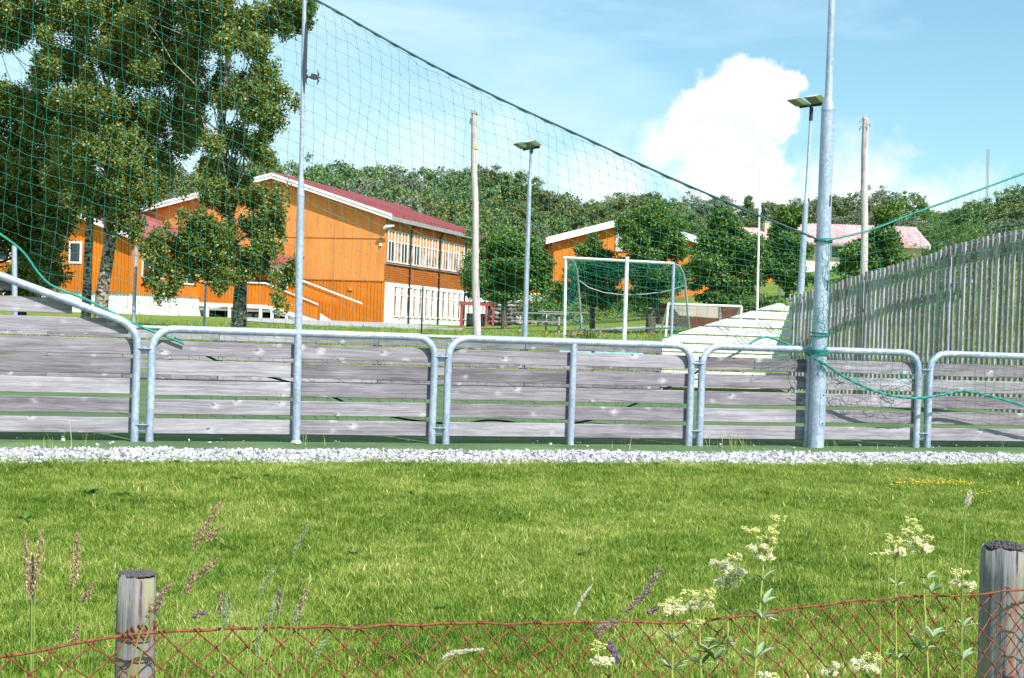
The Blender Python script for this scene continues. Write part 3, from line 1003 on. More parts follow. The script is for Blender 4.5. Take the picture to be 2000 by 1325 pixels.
# antenna like fitting
sA_, zA_ = on_plane(600, 150)
mb = MB()
c0 = base + LU * zA_
mb.tube([c0, c0 + TX * .09], .010, 8)
mb.box(c0 + TX * .105 + Vector((0, 0, .005)), (.055, .04, .05), Matrix.Rotation(ANG, 3, 'Z') @ Matrix.Rotation(.15, 3, 'Y'))
for dx, sg in ((.045, -1), (.135, 1)):
    for up_ in (1, -1):
        mb.tube([c0 + TX * dx, c0 + TX * (dx + sg * .02) + Vector((0, 0, up_ * .03)), c0 + TX * (dx + sg * .002) + Vector((0, 0, up_ * .078))], [.011, .010, .002], 6)
mb.tube([c0 + TX * .13, c0 + TX * .175], .008, 6)
mb.build('bracket', M['dark_steel'], t)

sb_, _ = on_plane(1593, 878, -.14)
base2 = W(sb_, -.14, -.02)
t = thing('thick_net_mast', base2, 'thick galvanised mast with a bottle neck, green ropes knotted around it', 'mast')
zn0 = on_plane(1617, 212, -.14)[1]; zn1 = on_plane(1618, 188, -.14)[1]
MB().tube([base2 + Vector((0, 0, z)) for z in (-.05, .5, 1.5, 2.6, zn0)], [.090, .088, .084, .078, .074], 28).build('lower_tube', M['zinc'], t)
MB().tube([base2 + Vector((0, 0, z)) for z in (zn0 + .002, zn0 + .05, zn1, zn1 + .03)], [.0755, .072, .045, .042], 28).build('neck', M['zinc'], t)
MB().tube([base2 + Vector((0, 0, z)) for z in (zn1 + .032, 4.6, 6.0)], [.041, .039, .036], 24).build('upper_tube', M['zinc'], t)
MB().tube([base2 + Vector((0, 0, z)) for z in (zn0 - .012, zn0 + .0)], .0765, 28).build('weld_ring', M['zinc'], t)
# service hatch: curved plate slightly proud of the tube
mb = MB(); vs = []
zh0 = on_plane(1600, 830, -.14)[1]; zh1 = on_plane(1603, 768, -.14)[1]
for i in range(9):
    a = -2.1 + ANG + 1.3 * i / 8 + .35
    for z in (zh0, zh1):
        vs.append(base2 + Vector((math.cos(a) * .0925, math.sin(a) * .0925, z + .02)))
mb.add(vs, [(2 * i, 2 * i + 2, 2 * i + 3, 2 * i + 1) for i in range(8)], True)
mb.build('service_hatch', M['zinc'], t)
for z in (zh0 + .04, zh1):
    p = base2 + Vector((math.cos(-1.35 + ANG) * .093, math.sin(-1.35 + ANG) * .093, z))
    MB().tube([p, p + Vector((0, -.006, 0))], .008, 8).build('bolt', M['dark_steel'], t)
zhk = on_plane(1618, 390, -.14)[1]
MB().box(base2 + Vector((.045, -.062, zhk)), (.014, .02, .12)).build('slot', M['dark_steel'], t)
MB().box(base2 + Vector((.05, -.068, on_plane(1615, 555, -.14)[1])), (.01, .02, .11)).build('slot', M['dark_steel'], t)

# ------------------------------------------------------------------ the safety net
QN = 0.13
top_rope = [(-140, -330), (250, -175), (470, -70), (620, 0), (740, 70), (850, 131), (1000, 205), (1150, 273), (1300, 344), (1450, 408), (1560, 452), (1602, 470)]
tr = []
for (x_, y_) in top_rope:
    f = (x_ - 250) / (1602 - 250)
    q = QN if x_ < 1500 else QN - (QN + .22) * ((x_ - 1500) / 102)
    s, z = on_plane(x_, y_, q); tr.append((s, z, q))
tr = np.array(tr)
rt_px = [(1612, 471), (1700, 451), (1800, 411), (1900, 376), (2000, 339), (2150, 290)]
rt = np.array([(*on_plane(x_, y_, -.24), -.24) for (x_, y_) in rt_px])
br_px = [(1250, 700), (1330, 740), (1395, 715), (1440, 690), (1488, 655), (1530, 668), (1580, 692), (1588, 705)]
rb_px = [(1590, 700), (1612, 712), (1650, 738), (1700, 762), (1745, 775), (1795, 779), (1840, 772), (1880, 762), (1940, 775), (2000, 793), (2100, 815)]
rb = np.array([(*on_plane(x_, y_, -.26), -.26) for (x_, y_) in rb_px])
lb_px = [(-120, 380), (0, 457), (45, 490), (75, 535), (100, 560), (170, 585), (270, 637), (330, 660), (360, 672)]
lb = np.array([(*on_plane(x_, y_, QN - .12), QN - .12) for (x_, y_) in lb_px])
bl = np.array([(*on_plane(x_, y_, .0), .0) for (x_, y_) in br_px])
tn = thing('safety_net', W(1.0, QN, 0), 'green ball stop net hanging from a long sagging rope between the two masts', 'net')

net_edges_v = []; net_edges = []


def net_tube_mesh(Pts, E, r):
    Pts = np.asarray(Pts); E = np.asarray(E)
    a = Pts[E[:, 0]]; b = Pts[E[:, 1]]
    d = b - a; L = np.linalg.norm(d, axis=1, keepdims=True); d = d / np.maximum(L, 1e-9)
    up = np.tile(np.array([0.0, 1.0, 0.0]), (len(E), 1)) + 0.01
    u = np.cross(d, up); u /= np.linalg.norm(u, axis=1, keepdims=True)
    v = np.cross(d, u)
    vs = []
    for e in (a, b):
        for k in range(3):
            an = 2 * math.pi * k / 3
            vs.append(e + (u * math.cos(an) + v * math.sin(an)) * r)
    V = np.stack(vs, 1)
    f = np.array([(0, 1, 4, 3), (1, 2, 5, 4), (2, 0, 3, 5)])
    Fq = (f[None] + (np.arange(len(E)) * 6)[:, None, None]).reshape(-1, 4)
    return V.reshape(-1, 3), Fq


def rope_at(tab, s):
    return np.interp(s, tab[:, 0], tab[:, 1]), np.interp(s, tab[:, 0], tab[:, 2])


cell = 0.118
pole_s = tr[-1, 0]
s_cols = np.arange(tr[0, 0] + .3, pole_s - .02, cell * .975)
Pts = []; ids = {}
NR = 60
s_gather = on_plane(1230, 500)[0]
for ci, s in enumerate(s_cols):
    zt, qt = rope_at(tr, s)
    g = max(0.0, (s - s_gather) / (pole_s - s_gather))
    nrow_end = 26
    # natural bottom and gathered bottom
    for j in range(NR):
        comp = 1.06
        if g > 0:
            zb = 1.0 + .1 * g
            full = (zt - .16) / nrow_end
            tgt = full * (1 - g) + ((zt - zb) / nrow_end) * g
            comp = tgt / cell
            if j > nrow_end: break
        sway = 0.020 * math.sin(j * 0.55 + ci * 0.9) + 0.016 * math.sin(j * .31 + ci * .23) + rng.normal(0, .006)
        lean_ = -0.10 * math.exp(-j / 2.2) + .14 * g * math.sin(min(j, 26) / 26 * math.pi)
        z = zt - cell * comp * j + 0.010 * math.sin(ci * 1.7 + j) + rng.normal(0, .005) - (.10 * g * (1 - g) * 4 * (j / 26) ** .5 if g > 0 else 0)
        # left of the slim mast the cloth sags in folds
        if s < -2.4:
            k_ = min(1, (-2.4 - s) / 1.6)
            z += k_ * (.02 * math.sin(j * .4)) - k_ * .012 * math.sin(s * 5)
        q = qt + .04 * math.sin(ci * .35 + j * .2)
        zlow = 0.06 + .05 * math.sin(s * 3)
        if s < lb[-1, 0]:
            zlow = max(zlow, float(np.interp(s, lb[:, 0], lb[:, 1])))
            if z < zlow: break
        if z < zlow: break
        if z < 1.25 and g <= 0: q = max(q, QN)
        ids[(ci, j)] = len(Pts); Pts.append(tuple(W(s + sway + lean_, q, z)))
E = []
for (ci, j), k in ids.items():
    if (ci + 1, j) in ids: E.append((k, ids[(ci + 1, j)]))
    if (ci, j + 1) in ids: E.append((k, ids[(ci, j + 1)]))
# part to the right of the thick mast
s_c2 = np.linspace(rt[0, 0] + .02, rt[-1, 0] - .05, int((rt[-1, 0] - rt[0, 0]) / (cell * 1.0)))
ids2 = {}
for ci, s in enumerate(s_c2):
    zt, qt = rope_at(rt, s); zb, qb = rope_at(rb, s)
    f0_ = (s - s_c2[0]) / (s_c2[-1] - s_c2[0])
    for j in range(22):
        f = j / 21
        bag = math.sin(f * math.pi)
        z = zt + (zb - zt) * f - .22 * bag * f * (1 - f0_) ** 2 + rng.normal(0, .008) + .012 * math.sin(ci + j * 1.3)
        sw = s + .16 * bag * f0_ * .8 + .03 * math.sin(j * .8 + ci * .6) + rng.normal(0, .01) - .05 * f
        q = qt + (qb - qt) * f - .10 * bag + .03 * math.sin(ci * .4 + j * .5)
        ids2[(ci, j)] = len(Pts); Pts.append(tuple(W(sw, q, z)))
for (ci, j), k in ids2.items():
    if (ci + 1, j) in ids2: E.append((k, ids2[(ci + 1, j)]))
    if (ci, j + 1) in ids2: E.append((k, ids2[(ci, j + 1)]))
# subdivide edges with a slack midpoint
Pts = np.array(Pts); E = np.array(E)
mid = (Pts[E[:, 0]] + Pts[E[:, 1]]) / 2
ed = Pts[E[:, 1]] - Pts[E[:, 0]]
horiz = np.abs(ed[:, 2]) < .7 * np.linalg.norm(ed, axis=1)
mid[horiz, 2] -= .005
mid += rng.normal(0, .0025, mid.shape)
mi = len(Pts) + np.arange(len(E))
P2 = np.vstack([Pts, mid])
E2 = np.vstack([np.stack([E[:, 0], mi], 1), np.stack([mi, E[:, 1]], 1)])
Vn, Fn = net_tube_mesh(P2, E2, 0.0018)
kV, kF = scatter(OCT_V, OCT_F, Pts, np.full(len(Pts), .0058), .15)
base_t = np.array(tn.location)
o = link('netting', np_mesh('netting', Vn - base_t, Fn), M['net'], tn); tag(o, kind='stuff')
o = link('knots', np_mesh('knots', kV - base_t, kF), M['net'], tn); tag(o, kind='stuff')


def smooth_pts(tab, n, jit=0.0):
    d = np.linspace(0, len(tab) - 1, n)
    idx = np.arange(len(tab))
    # catmull style smoothing by averaging fine samples
    cols = [np.interp(d, idx, tab[:, k]) for k in range(3)]
    ker = np.ones(max(3, n // len(tab))) ; ker /= ker.sum(); h = len(ker) // 2
    out = []
    for c in cols:
        cp = np.concatenate([np.full(h, c[0]), c, np.full(h, c[-1])])
        sm_ = np.convolve(cp, ker, 'valid')[:n]; out.append(sm_)
    for c, k in zip(out, range(3)):
        c[0], c[-1] = tab[0, k], tab[-1, k]
    return [W(a, q, z) for a, z, q in zip(out[0], out[1], out[2])]


MB().tube(smooth_pts(tr, 90), .011, 7).build('head_rope', M['net_rope'], tn)
tr2 = tr.copy(); tr2[:, 2] -= .012; tr2[:, 1] -= .012
MB().tube([p + Vector((0, 0, .008 * math.sin(i * 1.4))) for i, p in enumerate(smooth_pts(tr2, 160))], .006, 6).build('lacing_cord', M['net_rope'], tn)
MB().tube(smooth_pts(rt, 40), .011, 7).build('head_rope', M['net_rope_light'], tn)
MB().tube(smooth_pts(rb, 80), .014, 7).build('foot_rope', M['net_rope_light'], tn)
MB().tube([p + Vector((0, -.01, .008 * math.sin(i * 1.1))) for i, p in enumerate(smooth_pts(rb, 140))], .006, 6).build('lacing_cord', M['net_rope_light'], tn)
MB().tube(smooth_pts(lb, 70), .012, 7).build('foot_rope', M['net_rope_light'], tn)
MB().tube(smooth_pts(bl[3:], 40), .012, 7).build('foot_rope', M['net_rope_light'], tn)
gr = []
for x_, y_ in ((1440, 690), (1370, 722), (1300, 760), (1240, 790), (1160, 822), (1060, 835), (960, 818), (900, 830), (800, 822), (700, 800), (640, 770), (560, 745), (480, 725), (420, 705), (340, 660)):
    gr.append((*on_plane(x_, y_, QN + .05), QN + .05))
MB().tube(smooth_pts(np.array(gr), 80), .011, 6).build('foot_rope', M['net_rope'], tn)
# knots and loops round the thick mast
for zz_, nturn, sd in ((on_plane(1608, 472, -.14)[1], 4, 1), (on_plane(1590, 690, -.14)[1], 5, 2), (on_plane(1600, 655, -.14)[1], 2, 3)):
    pts = []
    for i in range(nturn * 14):
        a = i / 14 * 2 * math.pi
        pts.append(base2 + Vector((math.cos(a) * .098, math.sin(a) * .098, zz_ + .02 + .018 * math.sin(a * .5 + sd) + .006 * (i / 14))))
    MB().tube(pts, .007, 6).build('lashing', M['net_rope_light'], tn)
for k in range(16):      # loose cord loops bunched on the mast
    c = base2 + Vector((rng.uniform(-.09, .12), -.10, on_plane(1600, rng.uniform(480, 720), -.14)[1]))
    pts = []; a0 = rng.uniform(0, 6); ln_ = rng.uniform(.05, .2)
    for i in range(9):
        f = i / 8
        pts.append(c + Vector((ln_ * math.sin(a0 + f * 4) * .6, -.01 - .02 * math.sin(f * 5), -ln_ * 1.6 * f + .03 * math.sin(a0 * 2 + f * 7))))
    MB().tube(pts, .0032, 5).build('loose_cord', M['net'], tn)
for k in range(22):      # tangled tufts near the fallen foot rope
    x_ = rng.choice([1430, 1460, 1500, 1470, 1640, 1680, 1720, 1775]) + rng.normal(0, 10); y_ = rng.uniform(630, 665) if x_ < 1600 else rng.uniform(725, 765)
    s, z = on_plane(x_, y_, -.2 if x_ > 1600 else QN)
    pts = []; a0 = rng.uniform(0, 6)
    for i in range(12):
        f = i / 11
        pts.append(W(s + .09 * math.sin(a0 + f * 6), (-.2 if x_ > 1600 else QN) + .02 * math.cos(f * 9), z + .05 * math.sin(a0 * 1.7 + f * 8)))
    MB().tube(pts, .0030, 5).build('loose_cord', M['net'], tn)
# ------------------------------------------------------------------ trees
def leaf_quads(C, size, flat=0.35):
    n = len(C)
    nr = rng.normal(0, 1, (n, 3)); nr[:, 2] += flat; nr /= np.linalg.norm(nr, axis=1, keepdims=True)
    t = np.cross(nr, rng.normal(0, 1, (n, 3))); t /= np.linalg.norm(t, axis=1, keepdims=True)
    b = np.cross(nr, t)
    L = (size * rng.uniform(.65, 1.3, n))[:, None]; Wd = L * rng.uniform(.55, .8, n)[:, None]
    V = np.stack([C - t * L * .5, C + b * Wd * .5, C + t * L * .5, C - b * Wd * .5], 1)
    Fq = np.arange(n * 4).reshape(n, 4)
    return V.reshape(-1, 3), Fq


def blob_points(blobs, nclump, per, cr, shell=.55, asp=(1.15, 1.15, .75)):
    """leaf positions gathered in clumps inside ellipsoids; blobs rows: x y z rx ry rz"""
    B = np.array(blobs, float)
    vol = B[:, 3] * B[:, 4] * B[:, 5]; vol = vol ** .62; vol /= vol.sum()
    pick = rng.choice(len(B), nclump, p=vol)
    d = rng.normal(0, 1, (nclump, 3)); d /= np.linalg.norm(d, axis=1, keepdims=True)
    r = (shell + (1 - shell) * rng.random(nclump)) ** .8
    r = np.where(rng.random(nclump) < .25, rng.random(nclump), r)
    Cc = B[pick, :3] + d * r[:, None] * B[pick, 3:6]
    cs = cr * rng.uniform(.6, 1.4, nclump)
    which = np.repeat(np.arange(nclump), per)
    g = rng.normal(0, 1, (len(which), 3)); g /= np.maximum(1e-6, np.linalg.norm(g, axis=1, keepdims=True))
    rr = rng.random(len(which)) ** .5
    Pp = Cc[which] + g * (rr * cs[which])[:, None] * np.array(asp)
    return Pp, Cc


def limb(mb, a, b, r0, r1, n=6, seg=5, wob=.06):
    a, b = Vector(a), Vector(b); L = (b - a).length
    pts = []
    for i in range(seg + 1):
        f = i / seg
        p = a.lerp(b, f) + Vector((rng.normal(0, wob), rng.normal(0, wob), 0)) * L * .5 * math.sin(f * math.pi) + Vector((0, 0, -.10 * L * math.sin(f * math.pi)))
        pts.append(p)
    mb.tube(pts, [r0 + (r1 - r0) * i / seg for i in range(seg + 1)], n, True)


def tree(name, base, trunk_path, trunk_r, blobs, nclump, per, cr, leaf, leafmat, barkmat, label, cat='tree', group=None, nlimb=40, shell=.5, extra=None, core=.76, asp=(1.15, 1.15, .75)):
    base = Vector(base)
    t = thing(name, base, label, cat, group)
    mb = MB()
    mb.tube([base + Vector(p) for p in trunk_path], trunk_r, 12)
    nb_ = []
    for b in blobs:
        if core: nb_.append((b[0], b[1], b[2], b[3] * core, b[4] * core, b[5] * core))
        for _ in range(6):
            d = rng.normal(0, 1, 3); d /= np.linalg.norm(d); f = rng.uniform(.65, 1.3); q_ = rng.uniform(.12, .32)
            nb_.append((b[0] + d[0] * b[3] * f, b[1] + d[1] * b[4] * f, b[2] + d[2] * b[5] * f, b[3] * q_ * 1.25, b[4] * q_, b[5] * q_))
    blobs = nb_
    Bw = [(base.x + b[0], base.y + b[1], base.z + b[2], b[3], b[4], b[5]) for b in blobs]
    Pp, Cc = blob_points(Bw, nclump, per, cr, shell, asp)
    tp = [base + Vector(p) for p in trunk_path]
    for k in range(nlimb):
        c = Vector(Cc[rng.integers(len(Cc))])
        # start somewhere on the trunk lower than the clump
        cand = [i for i in range(1, len(tp)) if tp[i].z < c.z + .2] or [len(tp) - 1]
        i = int(rng.choice(cand[-max(1, len(cand) * 2 // 3):])); j = min(i + 1, len(tp) - 1)
        f = rng.random(); a = tp[i].lerp(tp[j], f)
        rr = trunk_r[i] * .38
        limb(mb, a, c, rr * .7, rr * .10, 5, 5)
    mb.build('trunk', barkmat, t)
    V, Fq = leaf_quads(Pp, leaf)
    o = link('crown', np_mesh('crown', V - np.array(base), Fq), leafmat, t)
    return t


def px_blob(px, py, Y, rx_px, rz_px, base, ry=None):
    p = P(px, py, Y); k = Y / F
    rx, rz = rx_px * k, rz_px * k
    return (p.x - base.x, p.y - base.y, p.z - base.z, rx, ry or rx * .85, rz)


# --- three birches and the dark tree at the edge
def path_px(base, pts, Y):
    out = []
    for (x_, y_) in pts:
        p = P(x_, y_, Y); out.append((p.x - base.x, p.y - base.y, p.z - base.z))
    return [(out[0][0], out[0][1], -.15)] + out[1:]


Y1 = 33.0
b1 = PG(466, 640, Y1)
blobs = [px_blob(*a, b1) for a in [
    (500, 40, Y1, 85, 70), (560, 20, Y1 - .4, 40, 40), (440, 60, Y1, 90, 90), (520, 140, Y1 - .5, 62, 55), (430, 180, Y1 + .6, 75, 60), (540, 235, Y1, 40, 42),
    (495, 215, Y1 - .8, 60, 50), (455, 270, Y1, 62, 50), (500, 300, Y1 - .3, 38, 34), (420, 330, Y1 + .3, 50, 32), (460, -60, Y1, 150, 90), (380, 20, Y1 + .5, 80, 80), (470, 360, Y1, 30, 24)]]
lowb = [px_blob(*a, b1) for a in [
    (400, 450, Y1 - 1.2, 62, 40), (385, 470, Y1 - 1.3, 42, 26), (310, 480, Y1 - 1.4, 34, 28), (375, 530, Y1 - 1.3, 40, 26), (420, 545, Y1 - 1.1, 40, 22), (300, 545, Y1 - 1.4, 20, 24), (355, 480, Y1 - 1.2, 50, 42), (330, 520, Y1 - 1.4, 40, 38), (325, 565, Y1 - 1.4, 26, 28), (430, 500, Y1 - 1, 55, 48), (490, 440, Y1 - .6, 45, 40), (525, 475, Y1 - 1, 34, 42),
    (500, 520, Y1 - .8, 52, 34), (560, 540, Y1 - 1.2, 38, 26), (548, 585, Y1 - 1.3, 24, 20), (440, 400, Y1, 40, 30), (545, 420, Y1 - .9, 26, 30), (480, 385, Y1 - .4, 40, 24), (415, 385, Y1 - .5, 40, 26), (535, 385, Y1 - .7, 26, 26), (455, 345, Y1, 46, 26)]]
tree('birch_tree', b1, path_px(b1, [(466, 640), (468, 600), (470, 560), (470, 530), (455, 470), (446, 410), (436, 350), (430, 290), (440, 180), (450, 60), (455, -80)], Y1),
     [.20, .165, .15, .165, .10, .09, .085, .08, .07, .06, .04], blobs + lowb, 3300, 46, .16, .066, M['birch_leaf'], M['birch_bark'],
     'solitary birch with drooping sprays in front of the orange gable', nlimb=60, core=.45, asp=(.85, .85, 1.5))
Y2 = 35.0
b2 = PG(196, 600, Y2)
blobs = [px_blob(*a, b2) for a in [
    (215, 60, Y2, 100, 100), (280, 120, Y2, 90, 70), (150, 20, Y2, 80, 60), (200, 200, Y2 - .5, 90, 60), (300, 220, Y2, 80, 55), (230, 290, Y2 - .6, 100, 55), (320, 280, Y2, 52, 36),
    (320, 60, Y2 + 1, 70, 80), (360, 150, Y2, 60, 60), (370, 255, Y2, 46, 46), (100, 110, Y2, 50, 50), (270, 20, Y2, 90, 50), (240, 410, Y2 - .8, 36, 30), (262, 440, Y2 - .8, 24, 22), (260, 360, Y2 - .5, 80, 40), (190, 380, Y2, 60, 36), (150, 300, Y2 - .3, 50, 60), (230, -60, Y2, 160, 80)]]
tree('birch_tree', b2, path_px(b2, [(196, 600), (200, 570), (208, 520), (215, 470), (212, 400), (218, 300), (235, 200), (250, 90), (255, -60)], Y2),
     [.19, .16, .155, .15, .14, .12, .10, .08, .05], blobs, 3300, 46, .18, .068, M['birch_leaf'], M['birch_bark'],
     'leaning thick trunked birch of the left pair, in front of the low orange wing', nlimb=40, core=.8, asp=(.9, .9, 1.4))
Y3 = 36.5
b3 = PG(168, 605, Y3)
blobs = [px_blob(*a, b3) for a in [
    (60, 40, Y3, 80, 50), (10, 60, Y3, 60, 46), (120, 130, Y3, 60, 40), (150, 230, Y3, 55, 46), (90, 220, Y3, 60, 44), (120, 340, Y3, 55, 44), (165, 400, Y3, 40, 32), (20, 190, Y3, 50, 30), (60, -70, Y3, 160, 60)]]
tree('birch_tree', b3, path_px(b3, [(168, 605), (170, 560), (172, 500), (176, 420), (172, 330), (160, 220), (150, 100), (130, -40)], Y3),
     [.14, .115, .11, .10, .09, .08, .06, .04], blobs, 1900, 46, .18, .070, M['birch_leaf'], M['birch_bark'],
     'slender straight birch trunk standing just beside the leaning one', nlimb=40, core=.8, asp=(.9, .9, 1.4))
Y4 = 39.0
b4 = PG(40, 620, Y4)
blobs = [px_blob(*a, b4) for a in [
    (40, 230, Y4, 80, 50), (0, 300, Y4, 80, 60), (80, 300, Y4, 60, 60), (60, 390, Y4, 70, 60), (-20, 400, Y4, 80, 70), (80, 460, Y4, 46, 50), (20, 470, Y4, 60, 42), (95, 520, Y4, 30, 34), (-60, 480, Y4, 60, 60), (50, 545, Y4 - 1, 60, 40), (105, 430, Y4 - 1, 34, 50), (-30, 560, Y4 - 1, 70, 40), (110, 350, Y4, 34, 44)]]
tree('broadleaf_tree', b4, path_px(b4, [(40, 620), (42, 560), (44, 480), (48, 380), (40, 260)], Y4),
     [.17, .15, .14, .10, .05], blobs, 1700, 46, .26, .09, M['birch_leaf'], M['bark'],
     'dense dark green tree filling the picture edge beside the low orange wing', nlimb=40)

# --- maples in the school grounds
def maple(px, py_base, Y, blist, label, rtr=.11, n=330, lean_px=0):
    b = PG(px, py_base, Y)
    bl = [px_blob(x_, y_, Y, rx_ * .88, rz_ * .9, b) for (x_, y_, rx_, rz_) in blist]
    ytop = min(y_ - rz_ * .3 for (_, y_, _, rz_) in blist)
    xs = np.mean([x_ for (x_, _, _, _) in blist])
    pts = [(px, py_base), (px + lean_px * .4, py_base - 40), (px + lean_px, py_base - 75), (xs, (py_base + ytop) / 2 - 10), (xs, ytop)]
    tree('maple_tree', b, path_px(b, pts, Y), [rtr * 1.2, rtr, rtr * .9, rtr * .7, rtr * .3], bl, int(n * 2.1), 44, .24 * Y / 55, .105 * Y / 55, M['maple_leaf'], M['bark'], label, 'tree', 'maples planted in the school grounds', nlimb=26, shell=.6)


maple(985, 632, 62, [(985, 480, 62, 40), (930, 510, 38, 34), (1040, 510, 44, 40), (985, 540, 70, 38), (1010, 500, 60, 50), (1055, 555, 38, 26), (925, 550, 30, 24), (975, 575, 50, 18)], 'round maple with a short trunk in front of the rubble wall, behind the light pole', .12, 420)
maple(1157, 640, 52, [(1160, 490, 34, 30), (1195, 530, 44, 40), (1130, 540, 44, 40), (1165, 575, 52, 34), (1150, 515, 44, 36), (1100, 570, 30, 28)], 'low bushy maple seen through the goal netting, beside the goal', .09, 300)
maple(1270, 645, 50, [(1270, 425, 48, 32), (1255, 470, 62, 48), (1310, 475, 42, 44), (1265, 530, 66, 44), (1230, 440, 30, 26), (1300, 545, 50, 36), (1250, 580, 46, 26)], 'tall maple with a thick leaning trunk, seen through the goal', .16, 480, 6)
maple(1468, 600, 66, [(1410, 430, 36, 30), (1400, 475, 52, 44), (1440, 500, 40, 50), (1390, 530, 52, 46), (1435, 560, 46, 34), (1400, 580, 40, 22)], 'dark maple whose crown hides the middle of the farther orange building', .13, 460)
maple(1538, 592, 70, [(1545, 425, 28, 30), (1535, 470, 44, 44), (1530, 520, 50, 44), (1550, 545, 38, 34), (1510, 500, 30, 36)], 'maple standing between the white flagpole and the floodlight post', .12, 400)
maple(1712, 600, 74, [(1730, 420, 30, 26), (1722, 470, 50, 40), (1690, 500, 50, 40), (1740, 510, 42, 36), (1670, 530, 36, 26), (1715, 545, 50, 24)], 'maple with a spreading crown before the cream house', .12, 400)

# --- hillside wood
variants = []
for v in range(7):
    nb = 7
    bl = [(0, 0, .62, .30, .30, .30)]
    for k in range(nb):
        a = rng.uniform(0, 6.28); r = rng.uniform(.12, .30); z = rng.uniform(.38, .80)
        s_ = rng.uniform(.14, .24)
        bl.append((math.cos(a) * r, math.sin(a) * r, z, s_, s_, s_ * .85))
    if v == 6: bl = [(0, 0, .5, .12, .12, .4), (.05, 0, .4, .16, .16, .2), (-.03, 0, .75, .08, .08, .2)]
    Pp, Cc = blob_points(bl, 330, 42, .048, .72)
    V, Fq = leaf_quads(Pp, .024, .6)
    cm = []
    for mname in ('hill_leaf', 'hill_leaf_grey', 'hill_leaf_olive'):
        me = np_mesh('crown', V, Fq); me.materials.append(M[mname]); cm.append(me)
    mb = MB(); mb.tube([(0, 0, -.05), (0.01, 0, .3), (0, .01, .7)], [.025, .02, .008], 7)
    for k in range(7):
        c = Cc[rng.integers(len(Cc))]; limb(mb, (0, 0, .25 + .04 * k), c, .010, .003, 4, 3)
    tm = bpy.data.meshes.new('trunk'); tm.from_pydata(mb.v, [], mb.f); tm.update(); tm.materials.append(M['bark'])
    variants.append((cm, tm))

sky_line = [(-200, 300), (0, 300), (300, 330), (500, 318), (540, 306), (600, 300), (630, 322), (660, 328), (700, 322), (760, 316), (830, 330), (880, 336), (900, 326), (960, 323), (1010, 342), (1060, 362), (1110, 386), (1150, 384), (1200, 374), (1240, 374), (1290, 386), (1330, 368), (1380, 390), (1430, 396), (1463, 376), (1500, 396), (1540, 382), (1600, 392), (1650, 380), (1700, 362), (1750, 363), (1790, 382), (1830, 408), (1870, 412), (1900, 394), (1940, 370), (1980, 358), (2050, 350), (2200, 340)]
slx = [a for a, _ in sky_line]; sly = [b for _, b in sky_line]


def landmark(x):
    for lim, nm in ((140, 'behind the dark edge tree'), (330, 'behind the paired birches'), (520, 'behind the solitary birch'), (600, 'above the big orange gable'), (700, 'just past the slim mast'), (800, 'above the long red roof'),
                    (905, 'before the tall wooden pole'), (1000, 'between wooden pole and floodlight'), (1090, 'just past the nearer floodlight'), (1180, 'above the white verge'),
                    (1300, 'above the louvred gable'), (1420, 'under the sagging net rope'), (1500, 'behind the white flagpole'), (1600, 'behind the farther floodlight'), (1700, 'beside the crooked wooden pole'),
                    (1800, 'past the pink roof end'), (1890, 'below the lattice radio mast'), (3000, 'above the tall slat wall')):
        if x < lim: return nm


rows = [(150, 0, 36, 'skyline'), (136, 34, 40, 'middle row'), (124, 72, 44, 'lower row'), (114, 112, 46, 'foot of the wood')]
kinds = ['dark green', 'pale grey green', 'olive brown']
used_labels = {}
for (Yr, drop, step, rown) in rows:
    x = -60 + rng.uniform(0, 20)
    while x < 2130:
        if 100 < x < 520 and rown in ('foot of the wood',):
            x += step; continue
        Yt = Yr + rng.uniform(-4, 4)
        ytop = np.interp(x, slx, sly) + drop * (1.0 if x > 560 else .8) + rng.normal(0, 5 if drop == 0 else 9)
        top = P(x, ytop, Yt)
        g = gz(top.x, top.y) - .3
        H = max(3.5, top.z - g)
        wd = (H * .55 + rng.uniform(2.2, 4.2)) * 1.05
        v = int(rng.integers(6))
        kk = int(rng.choice(3, p=[.5, .28, .22]))
        if 1330 < x < 1440 or 1100 < x < 1260: kk = int(rng.choice(3, p=[.35, .1, .55]))
        if 1600 < x < 1800: kk = 1 if rng.random() < .5 else 0
        if rown == 'skyline' and 1445 < x < 1482: v = 6; wd = H * .8; kk = 0
        rp_n = {'skyline': 'on the wooded skyline', 'middle row': 'in the middle of the wood', 'lower row': 'low in the wood', 'foot of the wood': 'at the foot of the wood'}[rown]
        ad = 'narrow' if wd / H < .9 else ('broad' if wd / H > 1.05 else 'round')
        lab = '%s %s tree %s, %s' % (ad, kinds[kk], rp_n, landmark(x))
        t = thing('woodland_tree', (top.x, top.y, g), lab, 'tree', 'trees of the hillside wood behind the school', rz=rng.uniform(0, 6.28))
        c = link('crown', variants[v][0][kk], None, t); c.scale = (wd, wd, H * 1.06)
        k2 = link('trunk', variants[v][1], None, t); k2.scale = (wd, wd, H * 1.0)
        x += step * rng.uniform(.8, 1.25)

# ------------------------------------------------------------------ main orange school building
RB = math.atan2(-.276, .961)
def bldg(name, px, py, Y, label, zoff=0.0, rz=RB, z=None):
    p = P(px, py, Y)
    if z is not None: p.z = z
    return thing(name, p, label, 'building', rz=rz)


A_ = bldg('school_building', 747, 631, 90, 'large two storey orange school building with red roof and white verge boards')
GW, LEN, EH, RX, RH = 17.4, 22.4, 6.85, -7.75, 9.22
z0 = -.6
# walls as a solid with gable
mb = MB()
mb.prism([(-GW, 0, 2.62), (0, 0, 2.62), (0, 0, EH), (RX, 0, RH - .12), (-GW, 0, EH)], (0, LEN, 0))
mb.build('upper_wall', M['orange_panel'], A_, True)
MB().box2((-GW + .05, .06, z0), (-.05, LEN - .05, 2.62)).build('lower_wall', M['orange'], A_, True)
